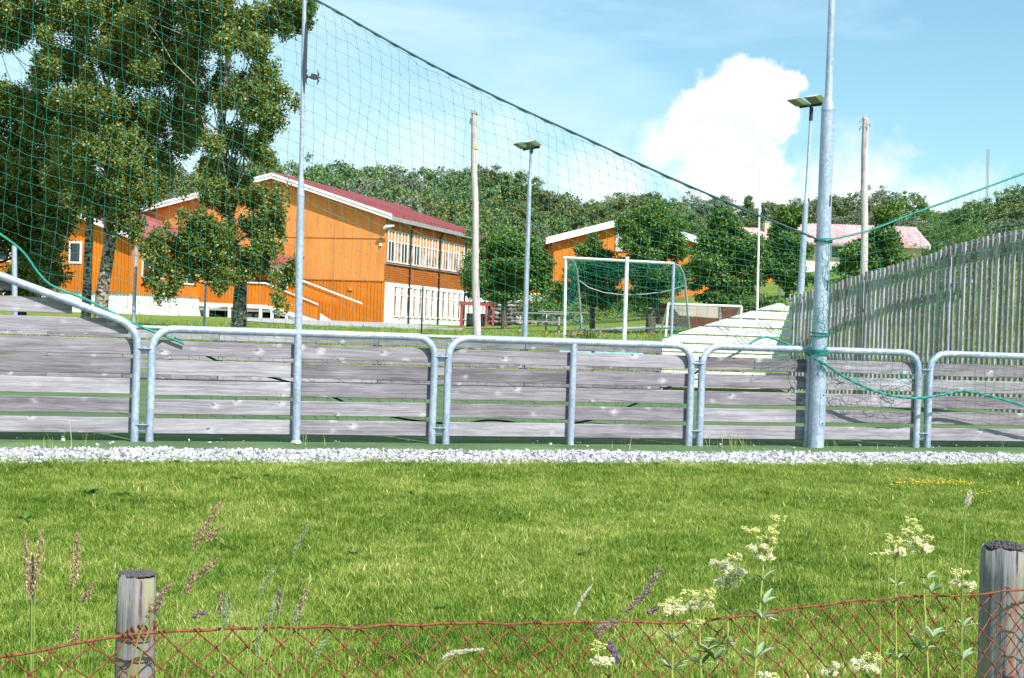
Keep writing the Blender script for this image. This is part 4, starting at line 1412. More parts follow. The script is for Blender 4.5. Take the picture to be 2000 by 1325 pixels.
# vertical boards of the lower gable: pieces about five pixels wide, joined
mb = MB(); x = -GW + .1
while x < -.05:
    mb.box2((x, -.012, z0), (x + .205, .06, 2.60 + .02 * (int(x * 10) % 2))); x += .235
tag(mb.build('cladding_board', M['orange'], A_, True), kind='stuff')
mb = MB(); x = -GW + .3
while x < -.1:       # wide upper panels: narrow cover strips at the joints
    zt_ = EH + (RH - EH) * (1 - (abs(x - RX) / 7.75 if x > RX else abs(x - RX) / 9.65)) - .2
    mb.box2((x, -.016, 2.70), (x + .035, 0.001, max(3, zt_))); x += 0.62
tag(mb.build('cover_strip', M['orange_panel'], A_, True), kind='stuff')
MB().box2((-GW, -.03, 5.30), (0, .002, 5.34)).build('joint_flashing', M['orange_deep'], A_, True)
MB().box2((-GW, -.05, 2.60), (0.0, .002, 2.66)).build('joint_flashing', M['orange_deep'], A_, True)
# roof slopes
def roof_pair(parent, xl, xr, xm, zl, zr, zm, y0, y1, mat, over=.55, th=.16, front=.5):
    sl = (zm - zl) / (xm - xl); sr = (zm - zr) / (xr - xm)
    for (xe, ze, k) in ((xl - over, zl - over * sl, 0), (xr + over, zr - over * sr, 1)):
        mb = MB()
        mb.prism([(xe, y0 - front, ze), (xm, y0 - front, zm), (xm, y0 - front, zm + th), (xe, y0 - front, ze + th)] if k == 0 else [(xm, y0 - front, zm), (xe, y0 - front, ze), (xe, y0 - front, ze + th), (xm, y0 - front, zm + th)], (0, y1 - y0 + 2 * front, 0))
        # raised seams down the slope, close enough to read as tile columns
        mb.build('roof', mat, parent, True)
    return sl, sr


roof_pair(A_, -GW, 0, RX, EH, EH, RH, 0, LEN, M['roof_red'])
sl = (RH - EH) / 7.75
# tile ribs on the slope towards the camera's right
mb = MB()
for k in range(int(LEN / .42)):
    y = -.4 + k * .42
    mb.prism([(RX + .1, y, RH + .165), (.5, y, EH - .5 * sl + .165), (.5, y, EH - .5 * sl + .225), (RX + .1, y, RH + .225)], (0, .12, 0))
tag(mb.build('roof_rib', M['roof_red'], A_, True), kind='stuff')
for k in range(30):
    y = -.3 + k * .85
    if k == 0: rm = bpy.data.meshes.new('ridge_tile'); mbb = MB().tube([(0, 0, 0), (0, .80, 0)], .13, 8); rm.from_pydata(mbb.v, [], mbb.f); rm.update(); rm.materials.append(M['roof_red'])
    link('ridge_tile', rm, None, A_, (RX, y, RH + .16))
# white verge boards
for (xe, ze) in ((-GW - .6, EH - .6 * (RH - EH) / 9.65), (.6, EH - .6 * sl)):
    d = 1 if xe > 0 else -1
    poly = [(RX, -.56, RH + .17), (xe, -.56, ze + .17), (xe, -.56, ze - .17), (RX, -.56, RH - .17)]
    mb = MB().prism(poly, (0, .055, 0)); mb.build('verge_board', M['paint_white'], A_, True)
    poly = [(RX, -.60, RH + .19), (xe, -.60, ze + .19), (xe, -.60, ze + .03), (RX, -.60, RH + .03)]
    mb = MB().prism(poly, (0, .035, 0)); mb.build('verge_board', M['paint_white'], A_, True)
MB().box2((.40, -.5, EH - .6 * sl - .20), (.58, LEN + .4, EH - .6 * sl + .05)).build('gutter', M['gutter'], A_, True)
# long side: white ground floor, boarded band, two rows of windows
MB().box2((-.04, .0, z0), (.05, LEN, 2.60)).build('white_wall', M['paint_white'], A_, True)
for k in range(8):
    zb = 2.62 + k * .145
    MB().box2((.0, 0, zb), (.055, LEN, zb + .128)).build('cladding_board', M['orange_deep'], A_, True)


def box_mesh(name, boxes, mat):
    mb = MB()
    for a, b in boxes: mb.box2(a, b)
    me = bpy.data.meshes.new(name); me.from_pydata(mb.v, [], mb.f); me.update(); me.materials.append(mat)
    return me


BW = 1.2
fr_up = box_mesh('window_frame', [((0, 0, 0), (.05, .13, 2.02)), ((0, .62, 0), (.03, .70, 2.02)), ((0, .13, 0), (.04, 1.2, .06)), ((0, .13, 1.98), (.04, 1.2, 2.04)), ((0, .13, 1.30), (.03, 1.2, 1.35))], M['paint_white'])
gl_up = box_mesh('pane', [((-.02, .17, .06), (.02, .62, 1.30)), ((-.02, .74, .06), (.02, 1.2, 1.30))], M['glass_dark'])
m, nt = new_mat('curtain_reflection_glass')  # orange interior reflections and curtains painted into the pane colour
tc = nt.n('ShaderNodeTexCoord').outputs['Object']
r_ = nt.n('ShaderNodeObjectInfo').outputs['Random']
nz = nt.noise(nt.n('ShaderNodeVectorMath', {0: tc, 1: nt.n('ShaderNodeCombineXYZ', {0: nt.math('MULTIPLY', r_, 20), 1: nt.math('MULTIPLY', r_, 50), 2: r_}).outputs[0]}, operation='ADD').outputs[0], 1.4, 3, .6)
finish(nt, nt.ramp(nz, [(.38, (.10, .06, .045)), (.5, (.42, .20, .10)), (.58, (.55, .30, .16)), (.64, (.50, .46, .42))], 'LINEAR'), .12, spec=.8)
M['curtain_reflection'] = m
gl_up2 = box_mesh('pane', [((-.02, .17, .06), (.02, .62, 1.30)), ((-.02, .74, .06), (.02, 1.2, 1.30))], M['curtain_reflection'])
tr_up = box_mesh('pane', [((-.02, .17, 1.36), (.015, .62, 1.98)), ((-.02, .74, 1.36), (.015, 1.2, 1.98))], M['orange_panel'])
fr_lo = box_mesh('window_frame', [((0, 0, -.1), (.05, .22, 2.06)), ((0, .66, 0), (.035, .80, 2.02)), ((0, .22, 0), (.07, 1.2, .08)), ((0, .22, 1.94), (.07, 1.2, 2.04)), ((0, .22, 1.38), (.055, .66, 1.44)), ((-.01, .80, .07), (.03, 1.2, 1.95))], M['paint_white'])
gl_lo = box_mesh('pane', [((-.02, .22, .08), (.02, .66, 1.94))], M['curtain_reflection'])
for k in range(19):
    y = .25 + k * BW
    if y + BW > LEN: break
    f = link('window', fr_up, None, A_, (.055, y, 3.90))
    link('pane', gl_up2 if rng.random() < .75 else gl_up, None, f, (-.03, 0, 0)); link('pane', tr_up, None, f, (-.03, 0, 0))
    if k < 18 and y > .8:
        f = link('window', fr_lo, None, A_, (.055, y, .42))
        link('pane', gl_lo, None, f, (-.02, 0, 0))
MB().box2((0.0, 0, 3.76), (.16, LEN, 3.80)).build('window_sill', M['gutter'], A_, True)
for y in (4.35, 10.3, 16.2):
    MB().tube([(.40, y, EH - .3), (.14, y, EH - .75), (.14, y, 2.5), (.14, y, -.3)], .06, 8).build('downpipe', M['dark_steel'], A_, True)
MB().tube([(.0, -.12, 5.78), (-.02, -.3, 5.80), (.3, -.5, 6.0)], .03, 6).build('lamp_arm', M['gutter'], A_, True)
MB().tube([(.05, -.45, 5.95), (.25, -.5, 6.05), (.75, -.5, 6.12)], [.08, .12, .05], 10).build('lamp_head', M['paint_white'], A_, True)
MB().box2((-.35, -.10, 4.86), (-.2, -.002, 5.02)).build('small_lamp', M['paint_white'], A_, True)
MB().box2((-2.35, -.09, 2.0), (-2.05, -.036, 2.2)).build('hydrant_sign', M['orange_panel'], A_, True)
# small window high on the gable, canopy, handrail
f = MB().box2((-9.2, -.06, 4.85), (-8.5, .002, 6.05)).build('window', M['paint_white'], A_, True)
MB().box2((-9.12, -.075, 4.93), (-8.58, -.062, 5.97)).build('pane', M['glass_dark'], f, True)
mb = MB().prism([(-9.6, -1.6, 3.35), (-9.6, 0, 4.0), (-9.6, 0, 4.12), (-9.6, -1.6, 3.5)], (4.1, 0, 0)); mb.build('porch_roof', M['roof_red'], A_, True)
MB().box2((-9.6, -1.64, 3.12), (-5.5, -1.58, 3.36)).build('porch_fascia', M['gutter'], A_, True)
MB().box2((-9.0, -.05, .7), (-7.9, .0, 2.5)).build('door', M['dark_steel'], A_, True)
f = MB().box2((-7.4, -.08, 1.5), (-6.6, -.036, 2.4)).build('window', M['paint_white'], A_, True)
MB().box2((-7.32, -.095, 1.58), (-6.68, -.082, 2.32)).build('pane', M['glass_dark'], f, True)

# low wing
WX0, WX1, WY0 = -22.5, -11.25, -11.2
wc = P(263, 600, 84)
WEH = 4.55
MB().prism([(WX0, WY0, 1.28), (WX1, WY0, 1.28), (WX1, WY0, WEH), ((WX0 + WX1) / 2, WY0, WEH + 1.9), (WX0, WY0, WEH)], (0, 11.1, 0)).build('wing_wall', M['orange'], A_, True)
MB().box2((WX0 + .06, WY0 + .06, -.8), (WX1 - .06, -.05, 1.28)).build('wing_foundation', M['concrete'], A_, True)
mb = MB(); x = WX0
while x < WX1:
    mb.box2((x, WY0 - .035, 1.2), (x + .17, WY0 + .01, WEH - .1)); x += .235
y = WY0 + .05
while y < -.2:
    mb.box2((WX1 - .01, y, 1.2), (WX1 + .035, y + .17, WEH - .05)); y += .235
tag(mb.build('wing_cladding', M['orange'], A_, True), kind='stuff')
wm = (WX0 + WX1) / 2
wsl = 1.9 / (WX1 - wm)
roof_pair(A_, WX0, WX1, wm, WEH, WEH, WEH + 1.9, WY0, -.3, M['roof_red'], .5, .14, .45)
for xe in (WX0 - .55, WX1 + .55):
    ze = WEH - .55 * wsl
    MB().prism([(wm, WY0 - .5, WEH + 2.04), (xe, WY0 - .5, ze + .14), (xe, WY0 - .5, ze - .17), (wm, WY0 - .5, WEH + 1.73)], (0, .05, 0)).build('wing_verge_board', M['paint_white'], A_, True)
for (y0_, y1_, za, zb, two) in ((WY0 + 1.0, WY0 + 3.4, 2.15, 3.6, 1), (WY0 + 5.4, WY0 + 7.2, 1.95, 3.0, 1), (WY0 + 8.6, WY0 + 10.2, 1.95, 3.0, 0)):
    f = MB().box2((WX1, y0_, za), (WX1 + .09, y1_, zb)).build('window', M['paint_white'], A_, True)
    ym = (y0_ + y1_) / 2
    MB().box2((WX1 + .091, y0_ + .1, za + .1), (WX1 + .10, ym - .06, zb - .1)).build('pane', M['glass_dark'], f, True)
    MB().box2((WX1 + .091, ym + .06, za + .1), (WX1 + .10, y1_ - .1, zb - .1)).build('pane', M['glass_dark'], f, True)
for (xa, xb) in ((-15.4, -14.55), (-18.8, -16.2), (-22.0, -19.4)):
    f = MB().box2((xa, WY0 - .09, 2.85), (xb, WY0 - .036, 4.15)).build('window', M['paint_white'], A_, True)
    MB().box2((xa + .12, WY0 - .10, 2.97), (xb - .12, WY0 - .092, 4.03)).build('pane', M['glass_dark'], f, True)
MB().box2((-10.9, -.9, -.3), (-10.82, -.85, 3.6)).build('downpipe', M['gutter'], A_, True)

# entrance ramp in front of the gable
rp = A_.location.copy()
Rm_ = Matrix.Rotation(RB, 3, 'Z')
loc = rp + Rm_ @ Vector((-9.8, -3.0, 0))
R_ = thing('entrance_ramp', loc, 'orange boarded entrance ramp on white posts before the gable, white handrail', 'ramp', rz=RB)
Lr = 8.6
prof_t = [(-1.6, 2.15), (3.1, 2.15), (6.6, .95), (6.6, -.05), (5.2, .28), (3.3, .82), (-1.6, .90)]
MB().prism([(x_, 0, z_) for x_, z_ in prof_t], (0, .08, 0)).build('side_panel', M['orange'], R_, True)
x = -1.6; mb = MB()
while x < 6.5:
    zt_ = 2.12 if x < 3.1 else 2.12 - (x - 3.1) * .343
    zb_ = .84 if x < 3.3 else .84 - (x - 3.3) * .28
    mb.box2((x, -.03, zb_), (x + .17, 0.0, zt_)); x += .235
tag(mb.build('cladding_board', M['orange'], R_, True), kind='stuff')
mb = MB(); mb.tube([(-1.7, -.06, 2.22), (3.1, -.06, 2.22), (6.7, -.06, .99)], .05, 6); mb.build('handrail', M['paint_white'], R_, True)
mb = MB(); mb.tube([(2.6, 1.7, 2.7), (4.6, 1.7, 2.55), (8.9, 1.7, 1.15)], .06, 6); mb.build('handrail', M['paint_white'], R_, True)
MB().prism([(4.8, 1.75, 2.3), (7.2, 1.75, 1.5), (7.2, 1.75, .9), (4.8, 1.75, 1.6)], (0, .05, 0)).build('side_panel', M['orange'], R_, True)
MB().prism([(-1.6, .1, .55), (3.3, .1, .55), (6.4, .1, -.2), (6.4, .1, -.33), (3.3, .1, .42), (-1.6, .1, .42)][::1], (0, 1.8, 0)).build('deck', M['paint_white'], R_, True)
MB().prism([(-1.6, -.05, .90), (3.3, -.05, .86), (6.6, -.05, .05), (6.6, -.05, -.2), (3.3, -.05, .62), (-1.6, -.05, .66)], (0, .06, 0)).build('rim_beam', M['paint_white'], R_, True)
for x in (-1.0, .55, 1.6, 2.7, 3.5, 4.5, 5.4):
    MB().box2((x, -.04, -.45), (x + .16, .10, .70 if x < 3.3 else .70 - (x - 3.3) * .27)).build('post', M['paint_white'], R_, True)
MB().box2((-2.4, 1.9, -.4), (5.5, 2.0, .42)).build('painted_shade_sheet', M['black'], R_, True)  # black sheet: painted shade of the void beneath the deck
MB().prism([(6.65, .4, -.15), (7.8, .4, -.45), (7.8, .4, -.2), (6.65, .4, .45)], (0, .1, 0)).build('step_cheek', M['paint_white'], R_, True)
# dark parked car showing under the ramp
cb = rp + Rm_ @ Vector((-8.2, -3.9, 0))
cb.z = rp.z - .35
# a dark car half hidden under the ramp, between its posts
ct = thing('parked_car', rp + Rm_ @ Vector((-8.0, -2.1, -.42)), 'dark car half hidden beneath the entrance ramp', 'car', rz=RB)
pr = [(-2.0, .30), (-2.0, .62), (-1.7, .78), (-1.1, .85), (-.6, 1.22), (.7, 1.25), (1.3, .88), (1.9, .76), (2.1, .55), (2.1, .28)]
MB().prism([(x_, -.2, z_ * .62) for x_, z_ in pr], (0, 1.5, 0)).build('body', M['black'], ct, True)
for x in (-1.3, 1.3):
    MB().tube([(x, -.26, .18), (x, -.05, .18)], .2, 14).build('wheel', M['dark_steel'], ct, True)
MB().box2((-.55, -.215, .5), (.65, -.202, .72)).build('window', M['glass_dark'], ct, True)

# ------------------------------------------------------------------ farther orange building
p = P(1228, 600, 86)
B_ = thing('school_building', p, 'farther orange school building, louvred gable and long white verge partly hidden by maples', 'building')
hb = lambda py, px=1228: P(px, py, 86).z - p.z
pk = hb(428); wl, wr = -4.65, 8.3
elh = hb(466, 1080); erh = hb(512, 1494)
b0 = -1.2
MB().prism([(wl, 0, b0), (wr, 0, b0), (wr, 0, erh), (0, 0, pk), (wl, 0, elh)], (0, 14, 0)).build('wall', M['orange'], B_, True)
roof_pair(B_, wl, wr, 0, elh, erh, pk, 0, 14, M['roof_red'], .45, .14, .45)
for (xe, ze, s_) in ((wl - .5, elh - .5 * (pk - elh) / -wl, 0), (wr + .5, erh - .5 * (pk - erh) / wr, 1)):
    MB().prism([(0, -.5, pk + .16), (xe, -.5, ze + .16), (xe, -.5, ze - .24), (0, -.5, pk - .24)], (0, .05, 0)).build('verge_board', M['paint_white'], B_, True)
f = MB().box2((-.95, -.06, pk - 2.0), (-.1, -.01, pk - .75)).build('louvre', M['gutter'], B_, True)
for k in range(9):
    MB().box2((-.93, -.09, pk - 1.97 + k * .135), (-.12, -.062, pk - 1.89 + k * .135)).build('blade', M['paint_white'], f, True)
mb = MB(); x = wl + .1
while x < wr:
    mb.box2((x, -.03, b0), (x + .03, .001, (elh + (pk - elh) * (1 - x / wl) if x < 0 else pk - (pk - erh) * x / wr) - .1)); x += .45
tag(mb.build('cover_strip', M['orange_panel'], B_, True), kind='stuff')
MB().box2((wl - 1.5, .5, b0), (wl, 8, hb(506, 1050))).build('side_wing', M['orange'], B_, True)
MB().box2((wl - 1.7, .3, hb(506, 1050)), (wl, 8.2, hb(500, 1050))).build('side_wing_roof', M['roof_red'], B_, True)
# low block carrying the painted wall
q0 = P(1425, 600, 84) - p; q1 = P(1521, 600, 84) - p
MB().box2((q0.x, -3, b0), (q1.x, -.05, hb(528, 1500))).build('side_wing', M['orange'], B_, True)
MB().box2((q0.x - .2, -3.2, hb(528, 1500)), (q1.x + .25, 0, hb(524, 1500))).build('side_wing_roof', M['paint_white'], B_, True)
m, nt = new_mat('graffiti_paint')
tc = nt.n('ShaderNodeTexCoord').outputs['Object']
nz = nt.n('ShaderNodeTexNoise', {'Vector': nt.n('ShaderNodeMapping', {'Vector': tc, 'Scale': (3.2, 1, .8)}).outputs[0], 'Scale': 1.0, 'Detail': 2, 'Distortion': 1.6}).outputs[0]
finish(nt, nt.ramp(nz, [(.30, (.62, .2, .02)), (.38, (.08, .55, .25)), (.44, (.35, .4, .75)), (.5, (.75, .7, .8)), (.55, (.6, .12, .2)), (.60, (.2, .6, .45)), (.68, (.68, .22, .02))], 'CONSTANT'), .6)
MB().box2((q1.x - 1.35 - .0, -3.03, b0 + .6), (q1.x - .25, -3.002, hb(560, 1500))).build('painted_mural', m, B_, True)
f = MB().box2((wr - 1.2, -.05, hb(520, 1470)), (wr - .4, -.002, hb(500, 1470))).build('window', M['paint_white'], B_, True)
MB().box2((wr - 1.12, -.065, hb(518, 1470)), (wr - .48, -.052, hb(502, 1470))).build('pane', M['glass_dark'], f, True)

# ------------------------------------------------------------------ cream house with bleached roof
YC = 106
pc = P(1636, 560, YC); pc.z = gz(pc.x, pc.y)
C_ = thing('house', pc, 'cream house with a sun bleached pinkish tiled roof behind the thick mast', 'house')
LX = lambda x_, y_=480: P(x_, y_, YC).x - pc.x
LZ = lambda y_, x_=1636: P(x_, y_, YC).z - pc.z
xl, xr = LX(1532), LX(1800)
ze = LZ(478); zr_ = LZ(436)
MB().box2((xl, 0, -.5), (xr, 7, ze)).build('wall', M['cream'], C_, True)
MB().box2((xl + .05, -.03, -.4), (LX(1790), .01, LZ(514))).build('lower_cladding', M['cream_light'], C_, True)
mb = MB().prism([(xl - .5, -.7, ze - .05), (xl - .5, 3.5, zr_), (xl - .5, 7.7, ze - .05), (xl - .5, 7.7, ze + .1), (xl - .5, 3.5, zr_ + .17), (xl - .5, -.7, ze + .1)], (xr - xl + .9, 0, 0))
mb.build('roof', M['roof_pink'], C_, True)
mb = MB(); x = xl - .4
sC = (zr_ - ze + .05) / 4.2
while x < xr + .3:
    mb.prism([(x, -.72, ze + .08), (x, 3.5, zr_ + .16), (x, 3.5, zr_ + .20), (x, -.72, ze + .13)], (.10, 0, 0)); x += .24
tag(mb.build('roof_tile_column', M['roof_pink'], C_, True), kind='stuff')
MB().box2((xl - .5, -.86, ze - .12), (xr + .4, -.72, ze + .04)).build('gutter', M['gutter'], C_, True)
MB().box2((xr + .38, -.72, ze - .2), (xr + .44, -.6, ze + .15)).build('verge_board', M['cream_light'], C_, True)
MB().prism([(xr + .42, -.75, ze - .15), (xr + .42, 3.5, zr_ - .1), (xr + .42, 3.5, zr_ + .18), (xr + .42, -.75, ze + .14)], (.05, 0, 0)).build('verge_board', M['cream_light'], C_, True)
for (a, b, t_, bt) in ((1590, 1601, 482, 505), (1622, 1650, 480, 506), (1683, 1700, 484, 506), (1520, 1545, 482, 506)):
    f = MB().box2((LX(a), -.08, LZ(bt)), (LX(b), -.002, LZ(t_))).build('window', M['paint_white'], C_, True)
    MB().box2((LX(a) + .1, -.095, LZ(bt) + .1), (LX(b) - .1, -.082, LZ(t_) - .1)).build('pane', M['glass_dark'], f, True)
MB().box2((LX(1505), 2.6, zr_ - 1.0), (LX(1519), 3.6, zr_ + .12)).build('chimney', M['cream'], C_, True)
MB().box2((LX(1504), 2.55, zr_ + .12), (LX(1520), 3.65, zr_ + .18)).build('chimney_cap', M['gutter'], C_, True)
MB().box2((LX(1452, 500), 1, -.5), (xl - .01, 6, LZ(480))).build('annexe_wall', M['cream'], C_, True)
MB().prism([(LX(1450), .5, LZ(483)), (LX(1450), 3.5, LZ(447)), (LX(1450), 6.5, LZ(483)), (LX(1450), 6.5, LZ(481)), (LX(1450), 3.5, LZ(444)), (LX(1450), .5, LZ(480))][::-1], (xl - .5 - LX(1450) - .01, 0, 0)).build('annexe_roof', M['roof_pink'], C_, True)

# ------------------------------------------------------------------ walls, pergola, tables
# rubble wall
YW = 76
pw = PG(1030, 640, YW)
wt = thing('rubble_wall', pw, 'rough grey rubble stone wall below a white painted parapet', 'wall')
xw0 = P(960, 600, YW).x - pw.x; xw1 = P(1118, 600, YW).x - pw.x
wh = P(1030, 592, YW).z - pw.z
MB().box2((xw0, .12, -.4), (xw1, .6, wh - .02)).build('core', mat_plain('dark_mortar', (.10, .095, .09), .9), wt, True)
M['rubble'] = mat_plain('rubble_stone', (0.13, 0.125, 0.12), .9, var=.6, scale=5)
M['rubble2'] = mat_plain('rubble_stone_pale', (0.27, 0.255, 0.245), .9, var=.5, scale=5)
stone_me = []
for v in range(6):
    vv = ICO_V * (1 + .22 * rng.uniform(-1, 1, (12, 1))) ; vv = np.sign(vv) * np.abs(vv) ** .5
    me = np_mesh('stone', vv * .5, ICO_F); me.materials.append(M['rubble' if v % 3 else 'rubble2']); stone_me.append(me)
z = 0.0; cnt = 0
while z < wh - .05:
    hh = rng.uniform(.17, .26); x = xw0 + rng.uniform(-.1, .1)
    while x < xw1 and cnt < 290:
        ww = rng.uniform(.22, .52)
        o = link('stone', stone_me[int(rng.integers(6))], None, wt, (x + ww / 2, .12 + rng.uniform(-.03, .02), z + hh / 2 + rng.normal(0, .01)))
        o.scale = (ww * 1.12, .34, hh * 1.2); o.rotation_euler = (0, rng.uniform(-.15, .15), rng.uniform(-.1, .1))
        x += ww; cnt += 1
    z += hh
MB().box2((xw0 - 1.2, .25, wh), (P(1075, 580, YW).x - pw.x, .55, P(1030, 573, YW).z - pw.z)).build('parapet', M['paint_white'], wt, True)
# red pergola
YG = 74
pp = PG(932, 636, YG)
pt = thing('shelter_frame', pp, 'small red brown timber frame shelter against the rubble wall', 'shelter')
w0 = P(899, 600, YG).x - pp.x; w1 = P(966, 600, YG).x - pp.x; th_ = P(930, 591, YG).z - pp.z
for x in (w0, w0 + .55 * (w1 - w0) + .32, w1 - .12, ):
    MB().box2((x, 0, -.3), (x + .11, .11, th_ - .16)).build('post', M['red_paint'], pt, True)
MB().box2((w0 - .05, -.04, th_ - .17), (w1 + .05, .12, th_ + .04)).build('beam', M['red_paint'], pt, True)
for x in (w0, w1 - .12):
    MB().box2((x, 1.2, -.3), (x + .11, 1.31, th_ - .16)).build('post', M['red_paint'], pt, True)
    MB().box2((x, .13, th_ - .13), (x + .11, 1.3, th_ + .0)).build('beam', M['red_paint'], pt, True)
MB().box2((w0 + .3, 1.0, -.2), (w1 - .4, 1.1, th_ * .55)).build('opening_shade', M['black'], pt, True)  # black slab in place of the shade inside the shelter


def picnic(px, py, Y, label):
    b = PG(px, py, Y)
    t = thing('picnic_table', b, label, 'picnic table', 'picnic tables on the school lawn')
    for k in range(5):
        MB().box2((-.95, -.36 + k * .15, .70), (.95, -.23 + k * .15, .745)).build('table_board', M['slat'], t, True)
    for yy in (-.85, .62):
        MB().box2((-.95, yy, .42), (.95, yy + .24, .46)).build('bench_board', M['slat'], t, True)
    for x in (-.7, .66):
        MB().box2((x, -.85, .36), (x + .05, .86, .42)).build('cross_beam', M['slat'], t, True)
        for sg in (-1, 1):
            MB().prism([(x + .05, sg * .25, .70), (x + .05, sg * .13, .70), (x + .05, sg * .62, -.03), (x + .05, sg * .76, -.03)], (.05, 0, 0)).build('leg', M['slat'], t, True)
    return t


picnic(1050, 648, 50, 'sunlit wooden picnic table right beside the nearer floodlight post')
picnic(1098, 645, 55, 'shaded wooden picnic table close to the left goal post')

# ------------------------------------------------------------------ poles and floodlights
def pole_px(name, x0, y0, x1, y1, Y, r0, r1, mat, label, cat='pole', part='shaft', n=14, group=None, topcut=0):
    b = P(x0, y0, Y); tp_ = P(x1, y1, Y)
    g = min(gz(b.x, b.y), b.z + .3)
    d = (tp_ - b) / (tp_.z - b.z)
    lo_ = b + d * (g - .1 - b.z)
    t = thing(name, lo_, label, cat, group)
    pts = [lo_ + (tp_ - lo_) * f for f in np.linspace(0, 1, 9)]
    if mat is M['mast_wood']:
        pts = [p + Vector((.012 * math.sin(i * 1.7), 0, 0)) for i, p in enumerate(pts)]
    rs = [(r0 + (r1 - r0) * f) * (1 + (.03 * math.sin(9 * f) if mat is M['mast_wood'] else 0)) for f in np.linspace(0, 1, 9)]
    MB().tube(pts, rs, n).build(part, mat, t)
    return t, lo_, tp_, d


k31 = 31.5 / F
t, lo_, tp_, d_ = pole_px('wooden_pole', 931, 690, 925.5, 222, 31.5, 8.0 * k31, 5.4 * k31, M['mast_wood'], 'tall bare grey wooden pole with a narrow yellow band near its top')
yb = P(927, 292, 31.5)
MB().tube([yb, yb + d_ * .05], 6.6 * k31, 14).build('yellow_band', mat_plain('yellow_tape', (.75, .42, .03), .5), t)
MB().prism([tp_ + Vector((-.075, -.07, 0)), tp_ + Vector((.085, -.07, -.02)), tp_ + Vector((.085, -.07, .02)), tp_ + Vector((-.07, -.07, .07))], (0, .15, 0)).build('cap', M['gutter'], t)
for k in range(5):
    a = P(919 + rng.uniform(0, 4), 232 + k * 2.5, 31.4)
    MB().tube([a, a + Vector((-.03, -.02, .01)), a + Vector((-.02, -.02, -.05))], .008, 5).build('wire_hook', M['dark_steel'], t)
k2_ = 29.8 / F
t, lo_, tp_, d_ = pole_px('wooden_pole', 1686, 720, 1689.5, 233, 29.8, 8.5 * k2_, 6.0 * k2_, M['mast_wood'], 'crooked bare wooden pole behind the slat wall, wire hooks at its head')
MB().tube([tp_ + Vector((0, 0, -.02)), tp_ + Vector((0, 0, .03)), tp_ + Vector((.01, 0, .065))], [6.3 * k2_, 5.5 * k2_, 1.5 * k2_], 12).build('cap', M['gutter'], t)
for (x_, y_) in ((1683, 248), (1694, 244), (1682, 238), (1681, 252)):
    a = P(x_, y_, 29.7)
    MB().tube([a, a + Vector((-.035 if x_ < 1690 else .045, -.02, 0)), a + Vector((-.03 if x_ < 1690 else .05, -.02, -.05))], .007, 5).build('wire_hook', M['dark_steel'], t)


def floodlight(x0, y0, xj, yj, x1, y1, Y, rw, heads, label):
    k = Y / F
    b = P(x0, y0, Y); tp_ = P(x1, y1, Y); j = P(xj, yj, Y)
    g = gz(b.x, b.y) - .1
    d = (tp_ - b) / (tp_.z - b.z)
    lo_ = b + d * (g - b.z)
    t = thing('floodlight', lo_, label, 'floodlight', 'floodlights around the ball court')
    MB().tube([lo_, lo_.lerp(j, .5), j], [rw[0] * k, rw[0] * k * .95, rw[1] * k * 1.05], 14).build('lower_pole', M['zinc'], t)
    up0 = j + d * .003
    q_ = up0.lerp(tp_, .86)
    MB().tube([up0, up0 + d * .04, q_], [rw[1] * k, rw[2] * k, rw[2] * k * .9], 12).build('upper_pole', M['zinc'], t)
    MB().tube([q_ + d * .003, tp_], rw[2] * k * 1.15, 12).build('bracket_sleeve', M['dark_steel'], t)
    # cross arm and two flat lamp heads tilted towards the court
    for (poly, arm) in heads:
        pts = [P(x_, y_, Y + dy) for (x_, y_, dy) in poly]
        mb = MB().prism(pts, (0.13, 0.0, 0.035)); h = mb.build('lamp_head', M['paint_white'], t)
        c = sum(pts, Vector()) / 4
        inn = [c + (p - c) * .94 + Vector((-.012, -.010, -.014)) for p in pts]
        MB().prism(inn, (0.006, .0, .006)).build('lamp_glass', mat_glassy, h)
    (ax, ay), (bx, by) = arm
    a0, a1 = P(ax, ay, Y), P(bx, by, Y)
    MB().tube([a0, a1], .035, 8).build('cross_arm', M['dark_steel'], t)
    for p in (a0, a1, a0.lerp(a1, .15), a1.lerp(a0, .15)):
        MB().tube([p + Vector((0, -.03, -.02)), p + Vector((0, .02, .05))], .035, 6).build('clamp', M['dark_steel'], t)
    return t


mat_glassy = mat_plain('lamp_glass', (.25, .235, .31), .8, spec=.2, var=.2)
floodlight(1024, 690, 1034, 362, 1038, 289, 36, (5.0, 3.9, 3.2), [
    ([(1002, 281.5, -.45), (1011, 279.5, -.45), (1026, 289.5, 0), (1018.5, 291.5, 0)], ((1023, 292), (1052, 287.5))),
    ([(1022, 278.5, -.45), (1035, 276.5, -.45), (1049, 286.5, 0), (1034, 289.5, 0)], ((1023, 292), (1052, 287.5)))],
    'slim floodlight post with two flat lamp heads between the wooden pole and the goal')
floodlight(1560, 640, 1574, 397, 1585, 210, 36, (7.0, 5.0, 3.3), [
    ([(1536, 195.5, -.5), (1552, 193, -.5), (1573, 206, 0), (1556, 208.5, 0)], ((1563, 209), (1606, 204))),
    ([(1570, 190, -.5), (1592, 187.5, -.5), (1608, 201, 0), (1586, 204, 0)], ((1563, 209), (1606, 204)))],
    'floodlight post close beside the thick mast, two flat lamp heads')

